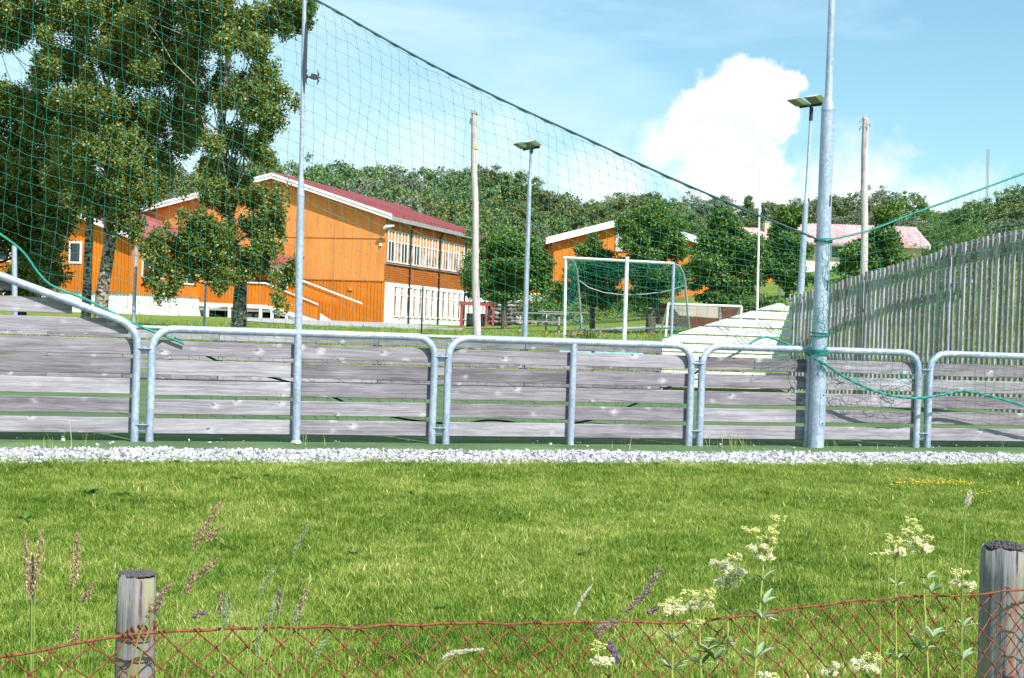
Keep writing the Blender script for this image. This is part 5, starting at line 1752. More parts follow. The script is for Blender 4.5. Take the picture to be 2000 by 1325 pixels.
pole_px('flagpole', 1478, 640, 1485, 330, 58, .055, .03, M['paint_white'], 'thin white flagpole in front of the farther orange building', 'flagpole')
pole_px('steel_post', 29, 640, 28, 480, 31, .065, .055, M['zinc'], 'galvanised post standing behind the climbing barrier rail at the edge', 'post')
pole_px('steel_post', 260, 650, 266, 480, 32, .045, .04, M['zinc'], 'galvanised post just right of the paired birch trunks', 'post')
pole_px('steel_post', 398, 650, 402, 555, 34, .03, .028, M['zinc'], 'thin pale post before the white foundation of the low wing', 'post')
pole_px('steel_post', 823, 655, 826, 560, 34, .022, .02, M['dark_steel'], 'thin dark stake in front of the white ground floor windows', 'post')
pole_px('steel_post', 1521, 600, 1523, 560, 70, .08, .08, M['paint_white'], 'short white post right of the painted mural wall', 'post')
pole_px('steel_post', 1542, 600, 1543, 575, 66, .04, .04, M['zinc'], 'short grey post beside the trunk of the last maple', 'post')
t, lo_, tp_, d_ = pole_px('radio_mast', 1926, 470, 1930, 292, 420, .16, .12, M['gutter'], 'distant lattice radio mast on the ridge beyond the wood', 'mast', n=6)
lo2 = P(1926.5, 430, 420)
mb = MB()
for k in range(44):
    a = lo2.lerp(tp_, k / 44); b = lo2.lerp(tp_, (k + 1) / 44); s_ = .4 if k % 2 else -.4
    mb.tube([a + Vector((s_, 0, 0)), b + Vector((-s_, 0, 0))], .045, 4, False, False)
for sx in (-.4, .4): mb.tube([lo2 + Vector((sx, 0, -8)), tp_ + Vector((sx, 0, 0))], .06, 4)
mb.build('lattice', M['gutter'], t)

# ------------------------------------------------------------------ goals
YGo = 35.0
gb = PG(1103, 657, YGo); gb2 = P(1312, 652, 34.6)
t = thing('football_goal', gb, 'white framed football goal with curved rear stays and green netting', 'goal')
a_t, a_b = P(1105, 504, YGo), P(1102.5, 660, YGo)
Y_r = 33.6
b_t, b_b = P(1316, 515, Y_r), P(1311, 664, Y_r)
k = YGo / F
MB().tube([a_b + Vector((0, 0, -.1)), a_t], .036, 12).build('post', M['paint_white'], t)
MB().tube([b_b + Vector((0, 0, -.1)), b_t], .036, 12).build('post', M['zinc'], t)
MB().tube([a_t + (a_t - b_t).normalized() * .05, b_t], .036, 12).build('crossbar', M['paint_white'], t)


def curve3(pxs, Ya, Yb, n=24):
    out = []
    idx = np.linspace(0, len(pxs) - 1, n)
    xs = np.interp(idx, range(len(pxs)), [a for a, _ in pxs]); ys = np.interp(idx, range(len(pxs)), [b for _, b in pxs])
    for i in range(n):
        out.append(P(xs[i], ys[i], Ya + (Yb - Ya) * (i / (n - 1)) ** .6))
    return out


st1 = curve3([(1108, 505), (1117, 509), (1123, 517), (1127, 530), (1130, 560), (1133, 600), (1136, 645)], YGo, YGo + 1.3)
st2 = curve3([(1317, 516), (1327, 521), (1334, 533), (1338, 550), (1341, 585), (1344, 620), (1346, 640)], Y_r, Y_r + 1.3)
MB().tube(st1, .028, 9).build('rear_stay', M['zinc'], t)
MB().tube(st2, .028, 9).build('rear_stay', M['zinc'], t)
MB().tube([st1[-1], st2[-1]], .022, 8).build('ground_bar', M['zinc'], t)
# netting of the goal: back and sides
GP = []; gid = {}
nx, nz_ = 22, 18
for i in range(nx + 1):
    fxx = i / nx
    for j in range(nz_ + 1):
        fz = j / nz_
        ii = fz * (len(st1) - 1); i0 = int(ii); f = ii - i0; i1 = min(i0 + 1, len(st1) - 1)
        l_ = st1[i0].lerp(st1[i1], f); r__ = st2[i0].lerp(st2[i1], f)
        p_ = l_.lerp(r__, fxx) + Vector((rng.normal(0, .012), .10 * math.sin(fxx * 3.14) * math.sin(fz * 3), -.10 * math.sin(fxx * 3.14) * math.sin(fz * 3.14) + rng.normal(0, .012)))
        gid[(i, j)] = len(GP); GP.append(tuple(p_))
E3 = [(gid[(i, j)], gid[(i + 1, j)]) for i in range(nx) for j in range(nz_ + 1)] + [(gid[(i, j)], gid[(i, j + 1)]) for i in range(nx + 1) for j in range(nz_)]
for (top, bot, stp) in ((a_t, a_b, st1), (b_t, b_b, st2)):
    sid = {}
    for i in range(9):
        for j in range(21):
            fz = j / 20; ii = fz * (len(stp) - 1); i0 = int(ii); i1 = min(i0 + 1, len(stp) - 1)
            back = stp[i0].lerp(stp[i1], ii - i0); fr = top.lerp(bot, fz)
            p_ = fr.lerp(back, i / 8) + Vector((rng.normal(0, .02), 0, rng.normal(0, .015)))
            sid[(i, j)] = len(GP); GP.append(tuple(p_))
    E3 += [(sid[(i, j)], sid[(i + 1, j)]) for i in range(8) for j in range(21)] + [(sid[(i, j)], sid[(i, j + 1)]) for i in range(9) for j in range(20)]
Vn, Fn = net_tube_mesh(np.array(GP), np.array(E3), .0034)
tag(link('netting', np_mesh('netting', Vn - np.array(gb), Fn), M['net'], t), kind='stuff')
rp_ = [P(x_, y_, 34.4) for x_, y_ in ((1131, 548), (1150, 562), (1180, 572), (1215, 576), (1260, 575), (1300, 570), (1338, 558))]
MB().tube(rp_, .013, 6).build('sagging_rope', M['gutter'], t)
t, *_ = pole_px('net_post', 1218, 690, 1225, 502, 33.0, .050, .045, M['paint_white'], 'separate thick white post standing in the middle of the goal mouth', 'post')

YS = 46
sb = PG(1300, 660, YS)
t = thing('football_goal', sb, 'small low white goal frame standing beside the skate ramp', 'goal')
c1_, c2_ = P(1305, 594, YS), P(1448, 599, YS); f1_, f2_ = P(1300, 658, YS), P(1446, 640, YS)
MB().tube([f1_, c1_], .04, 8).build('post', M['paint_white'], t)
MB().tube([f2_, c2_], .04, 8).build('post', M['paint_white'], t)
MB().tube([c1_, c2_], .04, 8).build('crossbar', M['paint_white'], t)
MB().tube([c2_, P(1428, 640, YS + 1.2)], .03, 8).build('rear_stay', M['paint_white'], t)
MB().tube([c1_, P(1290, 650, YS + 1.2)], .03, 8).build('rear_stay', M['paint_white'], t)

# skate ramp
YR = 50
rb_ = PG(1370, 645, YR)
t = thing('skate_ramp', rb_, 'brown plywood skate ramp with a pale upper sheet behind the small goal', 'ramp')
RX_ = lambda x_, y_, Y=YR: P(x_, y_, Y) - rb_
a, b, c, d = RX_(1312, 596), RX_(1403, 598), RX_(1403, 622), RX_(1326, 616)
MB().prism([a, b, c, d], (0, .08, 0)).build('upper_sheet', M['ply_pale'], t, True)
pts = [RX_(1286, 590), RX_(1308, 596), RX_(1326, 617), RX_(1403, 623), RX_(1410, 636), RX_(1345, 641), RX_(1290, 632)]
MB().prism([p + Vector((0, .02, 0)) for p in pts][::-1], (0, 1.6, 0)).build('ramp_body', M['brown_ply'], t, True)
MB().prism([RX_(1408, 597), RX_(1450, 600), RX_(1446, 628), RX_(1412, 634)][::-1], (0, 1.6, 0)).build('ramp_body', M['brown_ply'], t, True)
MB().box2(RX_(1404, 640) , RX_(1411, 597) + Vector((0, .12, 0))).build('post', M['slat'], t, True)
# mint tarpaulin lying behind the boards
tb = W(on_plane(1180, 690, QF + .6)[0], QF + .6, 0)
mb = MB()
p_ = [(*on_plane(x_, y_, QF + .5),) for x_, y_ in ((1112, 682), (1238, 681), (1256, 693), (1090, 694))]
mb.prism([W(a, QF + .5 + (.4 if i < 2 else 0), z) for i, (a, z) in enumerate(p_)], (0, .02, .03))
mb.build_top('tarpaulin', M['mint'], tb, 'mint green sheet lying just behind the far boards below the goal', 'sheet')


def leafy(name, base, h, wd, n, leaf, mat, label, cat='shrub', group=None, flowers=None, flat=.4, nblob=5):
    t = thing(name, base, label, cat, group)
    bl = [(rng.uniform(-.5, .5) * wd, rng.uniform(-.4, .4) * wd, h * rng.uniform(.35, .7), wd * .35, wd * .35, h * .32) for _ in range(nblob)]
    Pp, Cc = blob_points(bl, max(6, n // 16), 16, wd * .14)
    V, Fq = leaf_quads(Pp, leaf)
    link('foliage', np_mesh('foliage', V, Fq), mat, t)
    mb = MB()
    for k in range(9):
        c = Cc[rng.integers(len(Cc))]; limb(mb, (rng.normal(0, .03), rng.normal(0, .03), -.03), c, .012, .004, 5, 3)
    mb.build('stem', M['bark'], t, True)
    if flowers:
        Pf, _ = blob_points([(b[0], b[1], b[2] + h * .15, b[3], b[4], b[5]) for b in bl], 40, 8, wd * .06)
        V, Fq = leaf_quads(Pf, leaf * .9)
        link('flowers', np_mesh('flowers', V, Fq), flowers, t)
    return t


M['pink_flower'] = mat_island('dusty_pink_flower', [(0, (.30, .10, .12)), (1, (.5, .25, .28))], .7)
leafy('flowering_shrub', PG(1140, 662, 33.2), .42, .75, 700, .045, M['maple_leaf'], 'low shrub with dusty pink flowers at the foot of the goal', flowers=M['pink_flower'])
for (x_, y_, Y, h, wd, lab) in ((1090, 640, 66, 1.5, 3.0, 'dark shaded shrub mass at the end of the rubble wall'), (1130, 640, 68, 1.7, 3.0, 'dark shrub behind the left goal post'), (1200, 640, 70, 1.6, 4.0, 'dark shrub row seen through the middle of the goal'), (1275, 630, 66, 1.3, 3.0, 'dark shrub left of the skate ramp'), (1480, 615, 60, 1.0, 1.6, 'green shrub right of the small goal frame'),
                                (1850, 600, 60, 2.6, 5.0, 'dense shrub behind the tall slats, left of the mast rope'), (1930, 610, 52, 3.0, 6.0, 'big dense shrub behind the tallest slats'), (1780, 640, 56, 1.6, 5.0, 'wide shrub behind the middle of the slat wall'), (1868, 480, 92, 3.6, 3, 'round bush right of the cream house'), (2010, 560, 56, 4.0, 6.0, 'tall shrub at the picture edge behind the slats')):
    leafy('shrub', PG(x_, y_, Y), h, wd, 2600, .12, M['maple_leaf'], lab, 'shrub', 'shrubs in the school grounds')

# ------------------------------------------------------------------ foreground fence of rusty wire
FA = P(268, 1150, 2.88); FB = P(1962, 1100, 4.18)
FD = Vector((FB.x - FA.x, FB.y - FA.y, 0)); FL = FD.length; FD.normalize()
FNm = Vector((-FD.y, FD.x, 0))
FA0 = Vector((FA.x, FA.y, 0))


def fpx(px, py, off=0.0):
    A = FA0 - FNm * off
    p = on_line(px, py, A, FD)
    return (p - FA0).dot(FD), p.z, p


def fence_post(px_c, py_top, wpx, Y, label, top_dark):
    c = P(px_c, py_top + 14, Y); g = gz(c.x, c.y) - .1
    r = wpx / 2 * Y / F
    t = thing('fence_post', (c.x, c.y, g), label, 'fence post', 'posts of the rusty wire fence')
    H = c.z - g; n = 40; mb = MB(); vs = []
    zs = np.linspace(0, H, 14)
    ph = rng.uniform(0, 6, 4)
    for i, z in enumerate(zs):
        for k in range(n):
            a = 2 * math.pi * k / n
            rr = r * (1 + .035 * math.sin(3 * a + ph[0]) + .028 * math.sin(7 * a + ph[1]) + .022 * math.sin(13 * a + ph[2] + z) + .01 * math.sin(z * 5 + ph[3])) * (1.03 - .03 * z / H)
            if i == 13: rr *= .97
            vs.append((rr * math.cos(a) + .012 * (1 - z / H), rr * math.sin(a), z + (.006 * math.sin(3 * a + 1) + .004 * math.sin(8 * a) if i == 13 else 0)))
    fs = [(i * n + k, i * n + (k + 1) % n, (i + 1) * n + (k + 1) % n, (i + 1) * n + k) for i in range(13) for k in range(n)]
    fs.append(tuple(13 * n + k for k in range(n)))
    mb.add(vs, fs, True); mb.sm[-1] = False
    mb.build('shaft', M['post_wood'], t, True)
    # crumbly dark cap of moss
    Cn = []
    for k in range(900):
        rr = r * math.sqrt(rng.random()) * .88; a = rng.uniform(0, 6.283)
        Cn.append((rr * math.cos(a), rr * math.sin(a), H + .004 + top_dark * (1 - (rr / r) ** 2) * rng.uniform(.4, 1)))
    V, Fq = scatter(ICO_V, ICO_F, np.array(Cn), rng.uniform(.002, .005, 900), .3, .8)
    link('moss_cap', np_mesh('moss_cap', V, Fq), M['moss'], t)
    return t, Vector((c.x, c.y, g)), r, H


post_a = fence_post(268, 1112, 75, 2.93, 'slimmer weathered fence post with rust streaks, grass heads leaning on it', .006)
post_b = fence_post(1963, 1058, 86, 4.27, 'thicker weathered fence post with a rounded dark mossy top, cut by the picture edge', .02)

wf = thing('wire_fence', (FA.x, FA.y, gz(FA.x, FA.y)), 'rusty diamond mesh wire fence with a wavy top wire in front of the lawn', 'fence')
top_px_ = [(-60, 1298), (0, 1283), (60, 1276), (140, 1258), (200, 1248), (268, 1238), (300, 1236), (345, 1232), (400, 1233), (450, 1226), (492, 1229), (540, 1223), (578, 1228), (640, 1223), (695, 1229), (760, 1219), (820, 1223), (860, 1217), (900, 1219), (940, 1216), (1000, 1221), (1040, 1215), (1070, 1220), (1120, 1214), (1170, 1217), (1200, 1212), (1240, 1215), (1310, 1218), (1370, 1214), (1410, 1208), (1450, 1203), (1490, 1202), (1535, 1190), (1590, 1184), (1625, 1181), (1665, 1173), (1715, 1173), (1760, 1166), (1810, 1164), (1860, 1165), (1905, 1162), (1930, 1160), (1960, 1154), (2000, 1153), (2080, 1150)]
toff = 0.050
tw_ = np.array([fpx(x_, y_, toff)[:2] for x_, y_ in top_px_])
fs_ = np.linspace(tw_[0, 0], tw_[-1, 0], 260)
tz = np.interp(fs_, tw_[:, 0], tw_[:, 1]); ker = np.ones(5) / 5
tz = np.convolve(np.pad(tz, 2, mode='edge'), ker, 'valid')
FW = lambda s, z, o=toff: FA0 + FD * s - FNm * o + Vector((0, 0, z))
MB().tube([FW(s, z) for s, z in zip(fs_, tz)], .0030, 7).build('top_wire', M['rust_wire'], wf)
DW, DH = .0735, .0625      # diamond width and height
s0f = tw_[0, 0]; nD = int((tw_[-1, 0] - s0f) / DW)
GP = {}; rowsn = 16
for i in range(2 * nD + 1):
    s = s0f + i * DW / 2
    zt = float(np.interp(s, fs_, tz)) - .006
    for j in range(rowsn):
        if (i + j) % 2 == 0:
            o_ = toff + .010 * math.sin(i * .23 + j * .5) - .002
            GP[(i, j)] = (s + rng.normal(0, .0025) + .02 * math.sin(j * .16) * 0, zt - j * DH * .53 + rng.normal(0, .002), o_)
mb = MB(); kn = []
for (i, j), (s, z, o_) in GP.items():
    a = FW(s, z, o_)
    if j == 0:
        # twist around the top wire
        pts = [a + Vector((0, 0, 0))]
        for k in range(9):
            an = k / 8 * 4 * math.pi
            pts.append(a + FD * (-.010 + .020 * k / 8) + FNm * (.0045 * math.cos(an)) + Vector((0, 0, .006 + .0045 * math.sin(an))))
        mb.tube(pts[1:], .0016, 5)
    for di in (-1, 1):
        if (i + di, j + 1) in GP:
            s2, z2, o2 = GP[(i + di, j + 1)]
            b = FW(s2, z2, o2)
            m_ = a.lerp(b, .5) + FNm * (.002 * di) + Vector((0, 0, rng.normal(0, .001)))
            mb.tube([a, m_, b], .0018, 5, False)
    if j: # short crossing twist
        mb.tube([a - FD * .004 + Vector((0, 0, .005)), a + FNm * -.003, a + FD * .004 + Vector((0, 0, -.005))], .0022, 5)
tag(mb.build('diamond_mesh', M['rust_wire'], wf), kind='stuff')
# wire tied round the left post
c = post_a[1]
for (py_, r_) in ((1240, 1.03), (1250, 1.05), (1290, 1.04)):
    zz_ = P(268, py_, 2.9).z - c.z
    MB().tube([c + Vector((math.cos(a) * post_a[2] * r_, math.sin(a) * post_a[2] * r_, zz_ + .004 * math.sin(2 * a))) for a in np.linspace(0, 6.283, 22)], .0016, 5).build('tie_wire', M['rust_wire'], wf)
for k in range(6):
    a0 = rng.uniform(-2.2, -1.0)
    pts = [c + Vector((math.cos(a0 + u * .25) * post_a[2] * 1.07, math.sin(a0 + u * .25) * post_a[2] * 1.07, P(268, 1238 - 14 + 4 * k, 2.9).z - c.z + .012 * math.sin(u * 2.5 + k))) for u in range(6)]
    MB().tube(pts, .0018, 5).build('staple_wire', M['rust_wire'], wf)

# ------------------------------------------------------------------ plants at the wire fence
M['stem_green'] = mat_plain('pale_green_stem', (.30, .34, .07), .6, var=.3, scale=20)
M['stem_grass'] = mat_plain('grass_stem', (.19, .27, .05), .6, var=.3, scale=20)
M['silver_leaf'] = mat_island('silvery_leaf', [(0, (.16, .24, .10)), (.5, (.30, .40, .22)), (1, (.55, .63, .48))], .6, .2)
M['green_leaf'] = mat_island('dark_plant_leaf', [(0, (.03, .085, .012)), (1, (.12, .24, .035))], .6, .25)
M['cream_petal'] = mat_island('cream_blossom', [(0, (.66, .60, .25)), (.35, (.88, .84, .55)), (1, (.95, .93, .78))], .7, .35)
M['bud'] = mat_island('yellow_green_bud', [(0, (.55, .56, .14)), (.6, (.86, .82, .34)), (1, (.93, .90, .55))], .7, .2)
M['seed_brown'] = mat_island('brown_seed_head', [(0, (.17, .11, .07)), (.5, (.38, .27, .16)), (1, (.62, .48, .30))], .8, .2)
M['seed_purple'] = mat_island('purple_brown_seed_head', [(0, (.12, .08, .08)), (.5, (.27, .19, .17)), (1, (.45, .34, .29))], .8, .2)
M['seed_green'] = mat_island('grey_green_seed_head', [(0, (.17, .24, .10)), (.5, (.31, .38, .19)), (1, (.50, .55, .34))], .8, .25)
M['seed_straw'] = mat_island('straw_seed_head', [(0, (.50, .42, .32)), (1, (.85, .80, .72))], .8, .25)
M['purple_flower'] = mat_island('purple_vetch', [(0, (.16, .08, .20)), (1, (.35, .20, .40))], .7, .2)
M['yellow_flower'] = mat_island('yellow_flower', [(0, (.80, .48, .01)), (1, (.95, .72, .03))], .6, .1)


def stem_curve(x0, y0, x1, y1, Y, bend=0.0, z_to_ground=True, n=12):
    a = P(x0, y0, Y); b = P(x1, y1, Y)
    pts = []
    for i in range(n):
        f = i / (n - 1)
        pts.append(a.lerp(b, f) + Vector((bend * math.sin(f * math.pi), 0, 0)))
    g = gz(a.x, a.y)
    if a.z > g:
        pts = [Vector((a.x - (b.x - a.x) * .12, a.y, g))] + pts
    return pts


def leaf_blade(mb, root, dirv, L, Wd, curl=.3):
    """a pointed leaf folded along its midrib"""
    dirv = Vector(dirv).normalized(); side = dirv.cross(Vector((0, 0, 1))).normalized(); upv = side.cross(dirv)
    vs = []; n = 6
    for i in range(n + 1):
        f = i / n; ww = Wd * math.sin(math.pi * min(1, f * .92 + .06)) * .5
        c = root + dirv * L * f + upv * (-curl * L * f * f)
        vs += [c - side * ww + upv * ww * .4, c, c + side * ww + upv * ww * .4]
    fs = []
    for i in range(n):
        fs += [(3 * i, 3 * i + 1, 3 * i + 4, 3 * i + 3), (3 * i + 1, 3 * i + 2, 3 * i + 5, 3 * i + 4)]
    mb.add(vs, fs, True)


def meadowsweet(x0, xt, Y, heads, label, leaves=(), bend=0.0, bare=False):
    """heads: (px, py, rx_px, rz_px, ripe)"""
    ytop = max(h[1] for h in heads)
    st = stem_curve(x0, 1420, xt, ytop, Y, bend)
    base = st[0]
    t = thing('meadowsweet', base, label, 'wildflower', 'meadowsweet plants by the wire fence')
    nst = len(st)
    MB().tube(st, [(.0038 - .0022 * i / nst) * (1 if len(heads) > 1 else .6) for i in range(nst)], 7).build('stem', M['stem_green'], t)
    tip = st[-1]
    for (hx, hy, rx, rz, ripe) in heads:
        c = P(hx, hy, Y + rng.uniform(-.02, .02)); k = Y / F
        low = c + Vector((0, 0, -rz * k * .9))
        if (c - tip).length > rz * k * .3:
            MB().tube([tip + Vector((0, 0, -.02)), tip.lerp(low, .6) + Vector((0, 0, -.004)), low, c], [.002, .0017, .0014, .001], 5).build('branch', M['stem_green'], t)
        # sprays: sub-umbels joined by hair thin stalks
        nsub = int(8 + rx * rz / 34)
        sub = []
        mbs = MB()
        for q in range(nsub):
            a = rng.uniform(0, 6.283); f = math.sqrt(rng.random())
            sx = c + Vector((math.cos(a) * rx * k * f, math.sin(a) * rx * k * f * .8, rng.uniform(-.8, .9) * rz * k * (1 - .35 * f)))
            sub.append(sx); mbs.tube([low.lerp(c, rng.random() * .8), low.lerp(sx, .6), sx], [.0011, .0009, .0006], 4, False)
        mbs.build('stalks', M['stem_green'], t)
        C_pts = []; sz = []
        for sx in sub:
            m_ = int(rng.integers(9, 19))
            gg = rng.normal(0, 1, (m_, 3)) * np.array([1.15, 1.15, .8]) * rx * k * .105
            C_pts.append(np.array(sx) + gg)
        C_pts = np.vstack(C_pts)
        sizes = rng.uniform(.0012, .0026, len(C_pts)) * (1.15 if ripe else .95) * Y / 3.6
        V, Fq = scatter(OCT_V, OCT_F, C_pts, sizes, .3, .8)
        link('flower_head', np_mesh('flower_head', V - np.array(base), Fq), M['cream_petal'] if ripe else M['bud'], t)
        if ripe:
            n_ = len(C_pts) * 2
            Pp = C_pts[rng.integers(len(C_pts), size=n_)] + rng.normal(0, .0025, (n_, 3))
            V, Fq = leaf_quads(Pp, .0052 * Y / 3.6, 1.0)
            link('petals', np_mesh('petals', V - np.array(base), Fq), M['cream_petal'], t)
    for (lx, ly, npair, L) in leaves:
        c = P(lx, ly, Y)
        for q in range(npair * 2):
            sg = -1 if q % 2 else 1
            mb = MB()
            leaf_blade(mb, c, (sg * rng.uniform(.5, 1.0), rng.uniform(-.6, .6), rng.uniform(.3, 1.6)), L * rng.uniform(.5, .9), L * .26, rng.uniform(0, .5))
            mb.build('leaf', M['silver_leaf'] if rng.random() < .75 else M['green_leaf'], t)
    return t


meadowsweet(1466, 1492, 3.45, [(1490, 1085, 24, 12, True), (1500, 1052, 22, 12, False), (1474, 1036, 22, 7, False), (1486, 1068, 24, 10, True), (1520, 1012, 14, 8, False), (1508, 1035, 20, 10, False)],
            'tallest meadowsweet near the middle, cream heads in four tiers above pale paired leaves', [(1490, 1135, 2, .050), (1492, 1180, 3, .055), (1488, 1210, 3, .055), (1475, 1290, 3, .07)])
meadowsweet(1420, 1422, 3.55, [(1422, 1138, 26, 12, True), (1436, 1118, 20, 10, True), (1412, 1105, 22, 9, True), (1432, 1088, 16, 12, False), (1400, 1100, 9, 5, True), (1445, 1120, 10, 6, True)],
            'meadowsweet with the fullest white lower head, next to the tallest one', [(1425, 1200, 2, .05), (1408, 1260, 3, .06)])
meadowsweet(1372, 1366, 3.2, [(1366, 1186, 24, 10, True), (1370, 1165, 26, 12, False), (1340, 1158, 10, 8, False), (1388, 1158, 12, 8, False), (1362, 1215, 20, 7, False)],
            'meadowsweet whose buds overlap the top wire beside a yellowing double stem', [(1378, 1275, 3, .06), (1395, 1290, 3, .07), (1372, 1300, 2, .06)])
meadowsweet(1310, 1316, 3.3, [(1316, 1190, 22, 10, True), (1318, 1175, 20, 9, False), (1298, 1185, 12, 6, False)],
            'short meadowsweet with a small pale head just above the wire', [(1310, 1255, 3, .05), (1315, 1310, 3, .06)])
meadowsweet(1180, 1174, 3.05, [(1168, 1262, 14, 12, False), (1172, 1290, 18, 7, True), (1186, 1292, 12, 6, True)], 'small yellowish meadowsweet inside the wire mesh, well apart from the others', [])
meadowsweet(1752, 1748, 3.9, [(1750, 1080, 20, 8, True), (1744, 1055, 18, 10, False), (1738, 1047, 8, 6, False), (1760, 1076, 10, 6, True)],
            'meadowsweet with one neat flat cream head, left of a close pair', [(1752, 1145, 2, .045), (1745, 1180, 2, .04), (1756, 1290, 3, .06)])
meadowsweet(1818, 1800, 3.9, [(1802, 1072, 22, 10, True), (1790, 1060, 20, 10, True), (1785, 1030, 24, 14, False), (1778, 1018, 14, 10, False), (1812, 1050, 10, 10, False), (1772, 1040, 12, 8, False)],
            'meadowsweet with broad double cream heads and wide silvery leaves', [(1812, 1130, 2, .05), (1818, 1158, 3, .06), (1822, 1245, 3, .08), (1800, 1270, 3, .07)])
meadowsweet(1878, 1878, 3.95, [(1882, 1142, 22, 8, True), (1878, 1120, 20, 9, False), (1868, 1135, 10, 6, True)],
            'meadowsweet with a dark stem standing next to the thick post', [(1882, 1225, 3, .05), (1880, 1290, 3, .06)])
meadowsweet(1692, 1690, 3.3, [(1690, 1305, 26, 14, True), (1700, 1282, 22, 8, False), (1672, 1295, 14, 8, True)], 'low meadowsweet with its full head close to the bottom edge', [(1700, 1335, 2, .05)])
meadowsweet(1622, 1620, 3.2, [(1622, 1312, 16, 8, True), (1630, 1300, 10, 6, True)], 'lowest meadowsweet, a small head peeping in at the bottom', [])
meadowsweet(1508, 1506, 3.1, [(1494, 1320, 12, 8, True), (1516, 1322, 10, 7, False)], 'meadowsweet head just entering the frame under the tallest plant', [])
t = meadowsweet(1722, 1716, 3.8, [(1714, 1082, 14, 4, False)], 'thin budding meadowsweet shoot with hardly opened tips', [(1740, 1165, 1, .03)])


def spikelets(pts, r, n, mat_, t, size, spread=1.0, clumpy=0.0):
    pts = np.array([tuple(p) for p in pts])
    f = rng.random(n) * (len(pts) - 1); i = f.astype(int).clip(0, len(pts) - 2); fr = (f - i)[:, None]
    c = pts[i] * (1 - fr) + pts[i + 1] * fr
    u = f / (len(pts) - 1)
    env = np.sin(np.pi * np.clip(u * .9 + .08, 0, 1)) ** .6
    if clumpy: env *= .35 + np.abs(np.sin(u * clumpy * np.pi)) * .9
    c = c + rng.normal(0, 1, (n, 3)) * (r * env)[:, None] * spread
    ax = (pts[-1] - pts[0]); ax /= np.linalg.norm(ax)
    d = ax[None] + rng.normal(0, .35, (n, 3)); d /= np.linalg.norm(d, axis=1, keepdims=True)
    sd = np.cross(d, rng.normal(0, 1, (n, 3))); sd /= np.linalg.norm(sd, axis=1, keepdims=True)
    L = size * rng.uniform(.7, 1.3, n)[:, None]
    V = np.stack([c - d * L * .5, c + sd * L * .2, c + d * L * .5, c - sd * L * .2], 1).reshape(-1, 3)
    return link('seed_head', np_mesh('seed_head', V - np.array(t.location), np.arange(n * 4).reshape(n, 4)), mat_, t)


def grass_stem(pts_px, head_px, Y, kind, label, r_px=6, n=None):
    """pts_px: root -> head base in pixels; head_px: head base -> tip"""
    a = P(*pts_px[0], Y); g = gz(a.x, a.y)
    st = [P(x_, y_, Y) for x_, y_ in pts_px]
    if st[0].z > g: st = [Vector((st[0].x - (st[-1].x - st[0].x) * .25, st[0].y, g))] + st
    t = thing('seeding_stalk', st[0], label, 'grass stalk', 'tall grass stalks by the wire fence')
    hd = [P(x_, y_, Y) for x_, y_ in head_px]
    MB().tube(st + [hd[0].lerp(hd[-1], f) for f in (.3, .9)], [.0016] * len(st) + [.001, .0005], 5).build('stem', M['stem_grass'], t)
    k = Y / F
    mats = {'brown': 'seed_brown', 'purple': 'seed_purple', 'green': 'seed_green', 'straw': 'seed_straw'}
    L = (hd[-1] - hd[0]).length
    if kind in ('green', 'straw'):
        spikelets(hd, r_px * k * .32, n or int(600 + L * 4000), M[mats[kind]], t, .0045 * Y / 3, 1.0)
    else:
        spikelets(hd, r_px * k * .42, n or int(260 + L * 3000), M[mats[kind]], t, .0062 * Y / 3, 1.0, clumpy=L / .03)
    return t


gs = grass_stem
gs([(60, 1400), (62, 1180)], [(58, 1170), (52, 1100), (47, 1042)], 2.9, 'brown', 'brown tufted grass head, leftmost of the upright three near the edge', 9)
gs([(62, 1400), (68, 1180)], [(66, 1160), (74, 1100), (83, 1034)], 2.9, 'brown', 'taller brown grass head leaning slightly right beside its twin', 9)
gs([(58, 1400), (60, 1200)], [(60, 1180), (62, 1130), (64, 1086)], 2.92, 'purple', 'short purplish head between two brown grass heads', 8)
gs([(140, 1400), (142, 1160)], [(140, 1150), (148, 1100), (152, 1042)], 2.95, 'brown', 'single upright brown grass head, a hand left of the slim post', 11)
gs([(150, 1380), (158, 1200)], [(160, 1176), (172, 1158), (180, 1140)], 2.95, 'brown', 'small side head of brown grass left of the slim post', 7)
gs([(130, 1400), (140, 1300)], [(142, 1262), (147, 1240), (153, 1222)], 2.8, 'brown', 'low brown grass head just above the top wire', 7)
gs([(300, 1400), (345, 1200), (370, 1110)], [(375, 1072), (398, 1032), (432, 980)], 3.0, 'brown', 'highest leaning brown grass head rising right of the slim post', 9)
gs([(330, 1400), (368, 1200), (392, 1080)], [(402, 1060), (415, 1042), (428, 1028)], 3.0, 'brown', 'short side head beneath the highest leaning one', 7)
gs([(300, 1400), (335, 1230)], [(362, 1160), (372, 1138), (380, 1115)], 3.0, 'brown', 'small upright tuft at the elbow of a leaning grass', 8)
gs([(320, 1400), (360, 1200)], [(375, 1136), (400, 1112), (424, 1092)], 3.05, 'brown', 'leaning brown grass head just below the highest ones', 9)
gs([(230, 1400), (272, 1240)], [(286, 1206), (310, 1168), (337, 1134)], 2.72, 'brown', 'brown grass head leaning across the slim post', 9)
gs([(250, 1400), (280, 1260)], [(300, 1200), (310, 1180), (318, 1165)], 2.72, 'purple', 'darker grass head tucked behind the one leaning on the post', 8)
gs([(350, 1400), (370, 1240)], [(374, 1206), (390, 1200), (404, 1196)], 3.1, 'purple', 'nearly level dark head below the leaning brown grasses', 6)
gs([(420, 1400), (428, 1240)], [(430, 1205), (431, 1180), (429, 1156)], 3.0, 'brown', 'thin brown head next to a pair of grey green spikes', 5)
